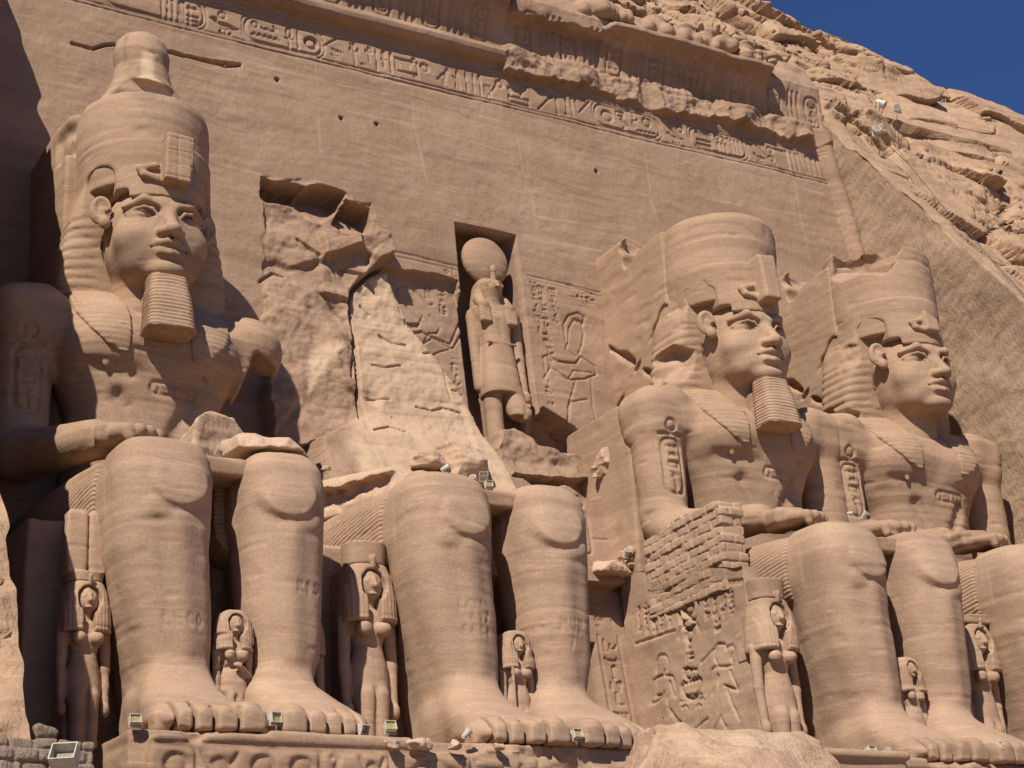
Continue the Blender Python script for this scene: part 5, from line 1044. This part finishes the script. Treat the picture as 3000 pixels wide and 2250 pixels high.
# ---------------------------------------------------------------- floodlights and their cables
def plain(name, col, rough=.5, metal=0.0):
    b = NB(name); pos = b.n('ShaderNodeNewGeometry').outputs['Position']; d = b.ramp(b.noise(pos, 14.0, 4.0), [(.35, tuple(c*.72 for c in col)), (.6, col)])
    b.l(d, b.b.inputs['Base Color']); b.b.inputs['Roughness'].default_value = rough; b.b.inputs['Metallic'].default_value = metal; return b.m
M_CREAM = plain('dusty_cream_paint', (.58, .52, .42)); M_BRASS = plain('dusty_brass_reflector', (.46, .36, .14), .5, .2); M_LENS = plain('dusty_glass', (.30, .27, .20), .15); M_DARK = plain('dark_cable_rubber', (.09, .075, .06), .8)
def boxmesh(c, h, M=None, taper=1.0):
    v = np.array([[x*(taper if z > 0 else 1), y*(taper if z > 0 else 1), z] for x in (-1, 1) for y in (-1, 1) for z in (-1, 1)], float)*np.array(h)
    if M is not None: v = v@M.T
    q = np.array([[0, 1, 3, 2], [4, 6, 7, 5], [0, 4, 5, 1], [2, 3, 7, 6], [0, 2, 6, 4], [1, 5, 7, 3]]); return v+np.array(c), q
def join(parts):
    off = 0; P, Q = [], []
    for p, q in parts: P.append(p); Q.append(q+off); off += len(p)
    return np.concatenate(P), np.concatenate(Q)
def open_flood(loc, label, s=.16, rz=0, tilt=-25, face=None):
    s *= .62
    r = thing('floodlight', label, 'floodlight', loc, R_(rz), 'floodlights on the monument'); M = rot(tilt, 0, 0)
    t = .05; w = 1.15
    walls = [boxmesh(M@np.array((0, 0, -1+t))*s, (w*s, .8*s, t*s), M), boxmesh(M@np.array((0, 0, 1-t))*s, (w*s, .8*s, t*s), M), boxmesh(M@np.array((-w+t, 0, 0))*s, (t*s, .8*s, (1-2*t)*s), M), boxmesh(M@np.array((w-t, 0, 0))*s, (t*s, .8*s, (1-2*t)*s), M)]
    P, Q = join(walls); mk('housing', P+np.array((0, 0, s*1.5)), Q, M_CREAM, r, False)
    P, Q = boxmesh(M@np.array((0, -.30, 0))*s, ((w-2*t)*s, .06*s, (1-2*t)*s), M); mk('reflector', P+np.array((0, 0, s*1.5)), Q, face or M_BRASS, r, False)
    P, Q = join([boxmesh((-w*s-.02*s, 0, s*.75), (.05*s, .25*s, .75*s)), boxmesh((w*s+.02*s, 0, s*.75), (.05*s, .25*s, .75*s)), boxmesh((0, 0, .04*s), (w*s, .25*s, .04*s))]); mk('bracket', P, Q, M_CREAM, r, False)
    return r
def cyl(a, b, ra, rb, n=14, capped=True):
    a, b = np.array(a, float), np.array(b, float); d = b-a; d /= np.linalg.norm(d); e = np.cross(d, (0, 0, 1) if abs(d[2]) < .9 else (1, 0, 0)); e /= np.linalg.norm(e); f = np.cross(d, e)
    A = np.linspace(0, 2*math.pi, n, endpoint=False); ring = np.outer(np.cos(A), e)+np.outer(np.sin(A), f)
    P = np.concatenate([a+ring*ra, b+ring*rb, a+ring*1e-3, b+ring*1e-3]); I = np.arange(n); J = (I+1) % n
    return P, np.concatenate([np.stack([I, J, J+n, I+n], 1), np.stack([I+2*n, J+2*n, J, I], 1), np.stack([I+n, J+n, J+3*n, I+3*n], 1)])
def spot(loc, label, s=.16, aim=(0, -.6, .8)):
    s *= .66
    r = thing('spotlight', label, 'spotlight', loc, 0, 'spotlights on the monument'); a = np.array(aim, float); a /= np.linalg.norm(a); c = np.array((0, 0, 1.2*s))
    P, Q = join([cyl(c-a*s*1.1, c+a*s*.9, s*.62, s*.85), cyl(c+a*s*.9, c+a*s*1.2, s*.95, s*.95), cyl(c-a*s*1.45, c-a*s*1.1, s*.35, s*.60)]); mk('housing', P, Q, M_CREAM, r, False)
    P, Q = cyl(c+a*s*1.14, c+a*s*1.22, s*.80, s*.80); mk('lens', P, Q, M_LENS, r, False)
    P, Q = join([boxmesh((-.98*s, 0, .6*s), (.05*s, .2*s, .6*s)), boxmesh((.98*s, 0, .6*s), (.05*s, .2*s, .6*s)), boxmesh((0, 0, .04*s), (1.0*s, .25*s, .04*s))]); mk('bracket', P, Q, M_CREAM, r, False)
    return r
open_flood(aty(291, 1572, -9.45), 'open brass-lined floodlight by the small toes at the pedestal\'s left end', .15)
open_flood(aty(594, 1568, -9.5), 'upright open floodlight between the feet of the double-crowned king', .16, 12, -8)
open_flood(aty(785, 1590, -9.3), 'pale floodlight seen from behind by the outer toes of the first king', .15, 200, -20)
open_flood(aty(843, 1586, -9.4), 'open floodlight at the foot of the queen with the low crown', .16, -4)
spot(aty(1008, 1596, -9.5), 'small white lamp by the right toes of the headless king', .13, (.6, -.3, .7))
open_flood(aty(1247, 1602, -9.5), 'open brass floodlight between the feet of the headless king', .16, 6)
open_flood(aty(1480, 1600, -9.3), 'low flat light bar on the parapet behind the boulder', .10, 0, -70)
open_flood(aty(1884, 1636, -9.5), 'open floodlight in front of the third king\'s right foot', .16, 4)
spot(aty(1921, 1636, -9.5), 'white tilted lamp in front of the third king\'s toes', .13, (-.6, -.3, .7))
open_flood(aty(2166, 1628, -9.5), 'open floodlight on the pedestal at the far right', .17, 2)
spot(aty(472, 984, -5.6), 'small pale lamp in front of the fallen block in the lap', .13, (.1, -.8, .5))
spot(aty(962, 1020, -4.8), 'white lamp at the end of the headless king\'s broken forearm', .13, (.7, -.5, .4))
spot(aty(1023, 1046, -5.2), 'left white lamp of the cluster behind the headless king\'s knee', .14, (-.5, -.6, .5))
open_flood(aty(1046, 1040, -4.9), 'tilted pale floodlight in the cluster behind the knee', .15, 150, 40)
open_flood(aty(1056, 1056, -5.2), 'brass-lined floodlight in the cluster behind the knee', .13, 0, -10)
spot(aty(1355, 1206, -.2), 'round-faced lamp on the rubble left of the brick pier', .17, (-.1, -.75, .62))
spot(aty(1868, 1122, -4.6), 'white lamp on the lap of the third king', .15, (.2, -.7, .5))
spot(aty(1836, 1114, -4.6), 'small flat lamp lying on the third king\'s lap', .09, (.9, -.2, .1))
big = aty(138, 1672, -14.8); r = open_flood(big, 'large white floodlight in front of the mud masonry wall', .27, 148, 38, M_LENS)
for u, v, lab, aim in ((1904, 232, 'upper pale lamp hanging on cables on the rock slope', (.5, -.6, -.55)), (1940, 243, 'right pale lamp on the rock slope above the slab', (-.7, -.6, -.2)), (1893, 296, 'lowest pale lamp at the top edge of the picked side wall', (-.4, -.8, .3))):
    p = hit(u, v, (0, 1, -1/1.38), 3.85-26.5/1.38-.35); spot(p, lab, .26, aim)
def cable(label, pts, r=.02):
    parts = [cyl(a, b, r, r, 6) for a, b in zip(pts[:-1], pts[1:])]; P, Q = join(parts); tag(mk('cable', P, Q, M_DARK), label, 'cable', 'cables on the rock')
def hc(u, v, o=.3): return hit(u, v, (0, 1, -1/1.38), 3.85-26.5/1.38-o)
cable('thin dark cable running down the rock beside the side wall edge', [hc(*q, .12) for q in ((1890, 300), (1925, 318), (1960, 352), (2000, 400), (2040, 450), (2090, 500), (2150, 570), (2215, 640))], .013)
cable('dark cable looping between the two upper lamps', [hc(*q, .15) for q in ((1904, 212), (1902, 225), (1898, 250), (1893, 270), (1890, 290))], .013)
cable('dark cable hanging below the right lamp on the slope', [hc(*q, .15) for q in ((1938, 248), (1935, 270), (1933, 300), (1945, 318), (1960, 330))], .013)
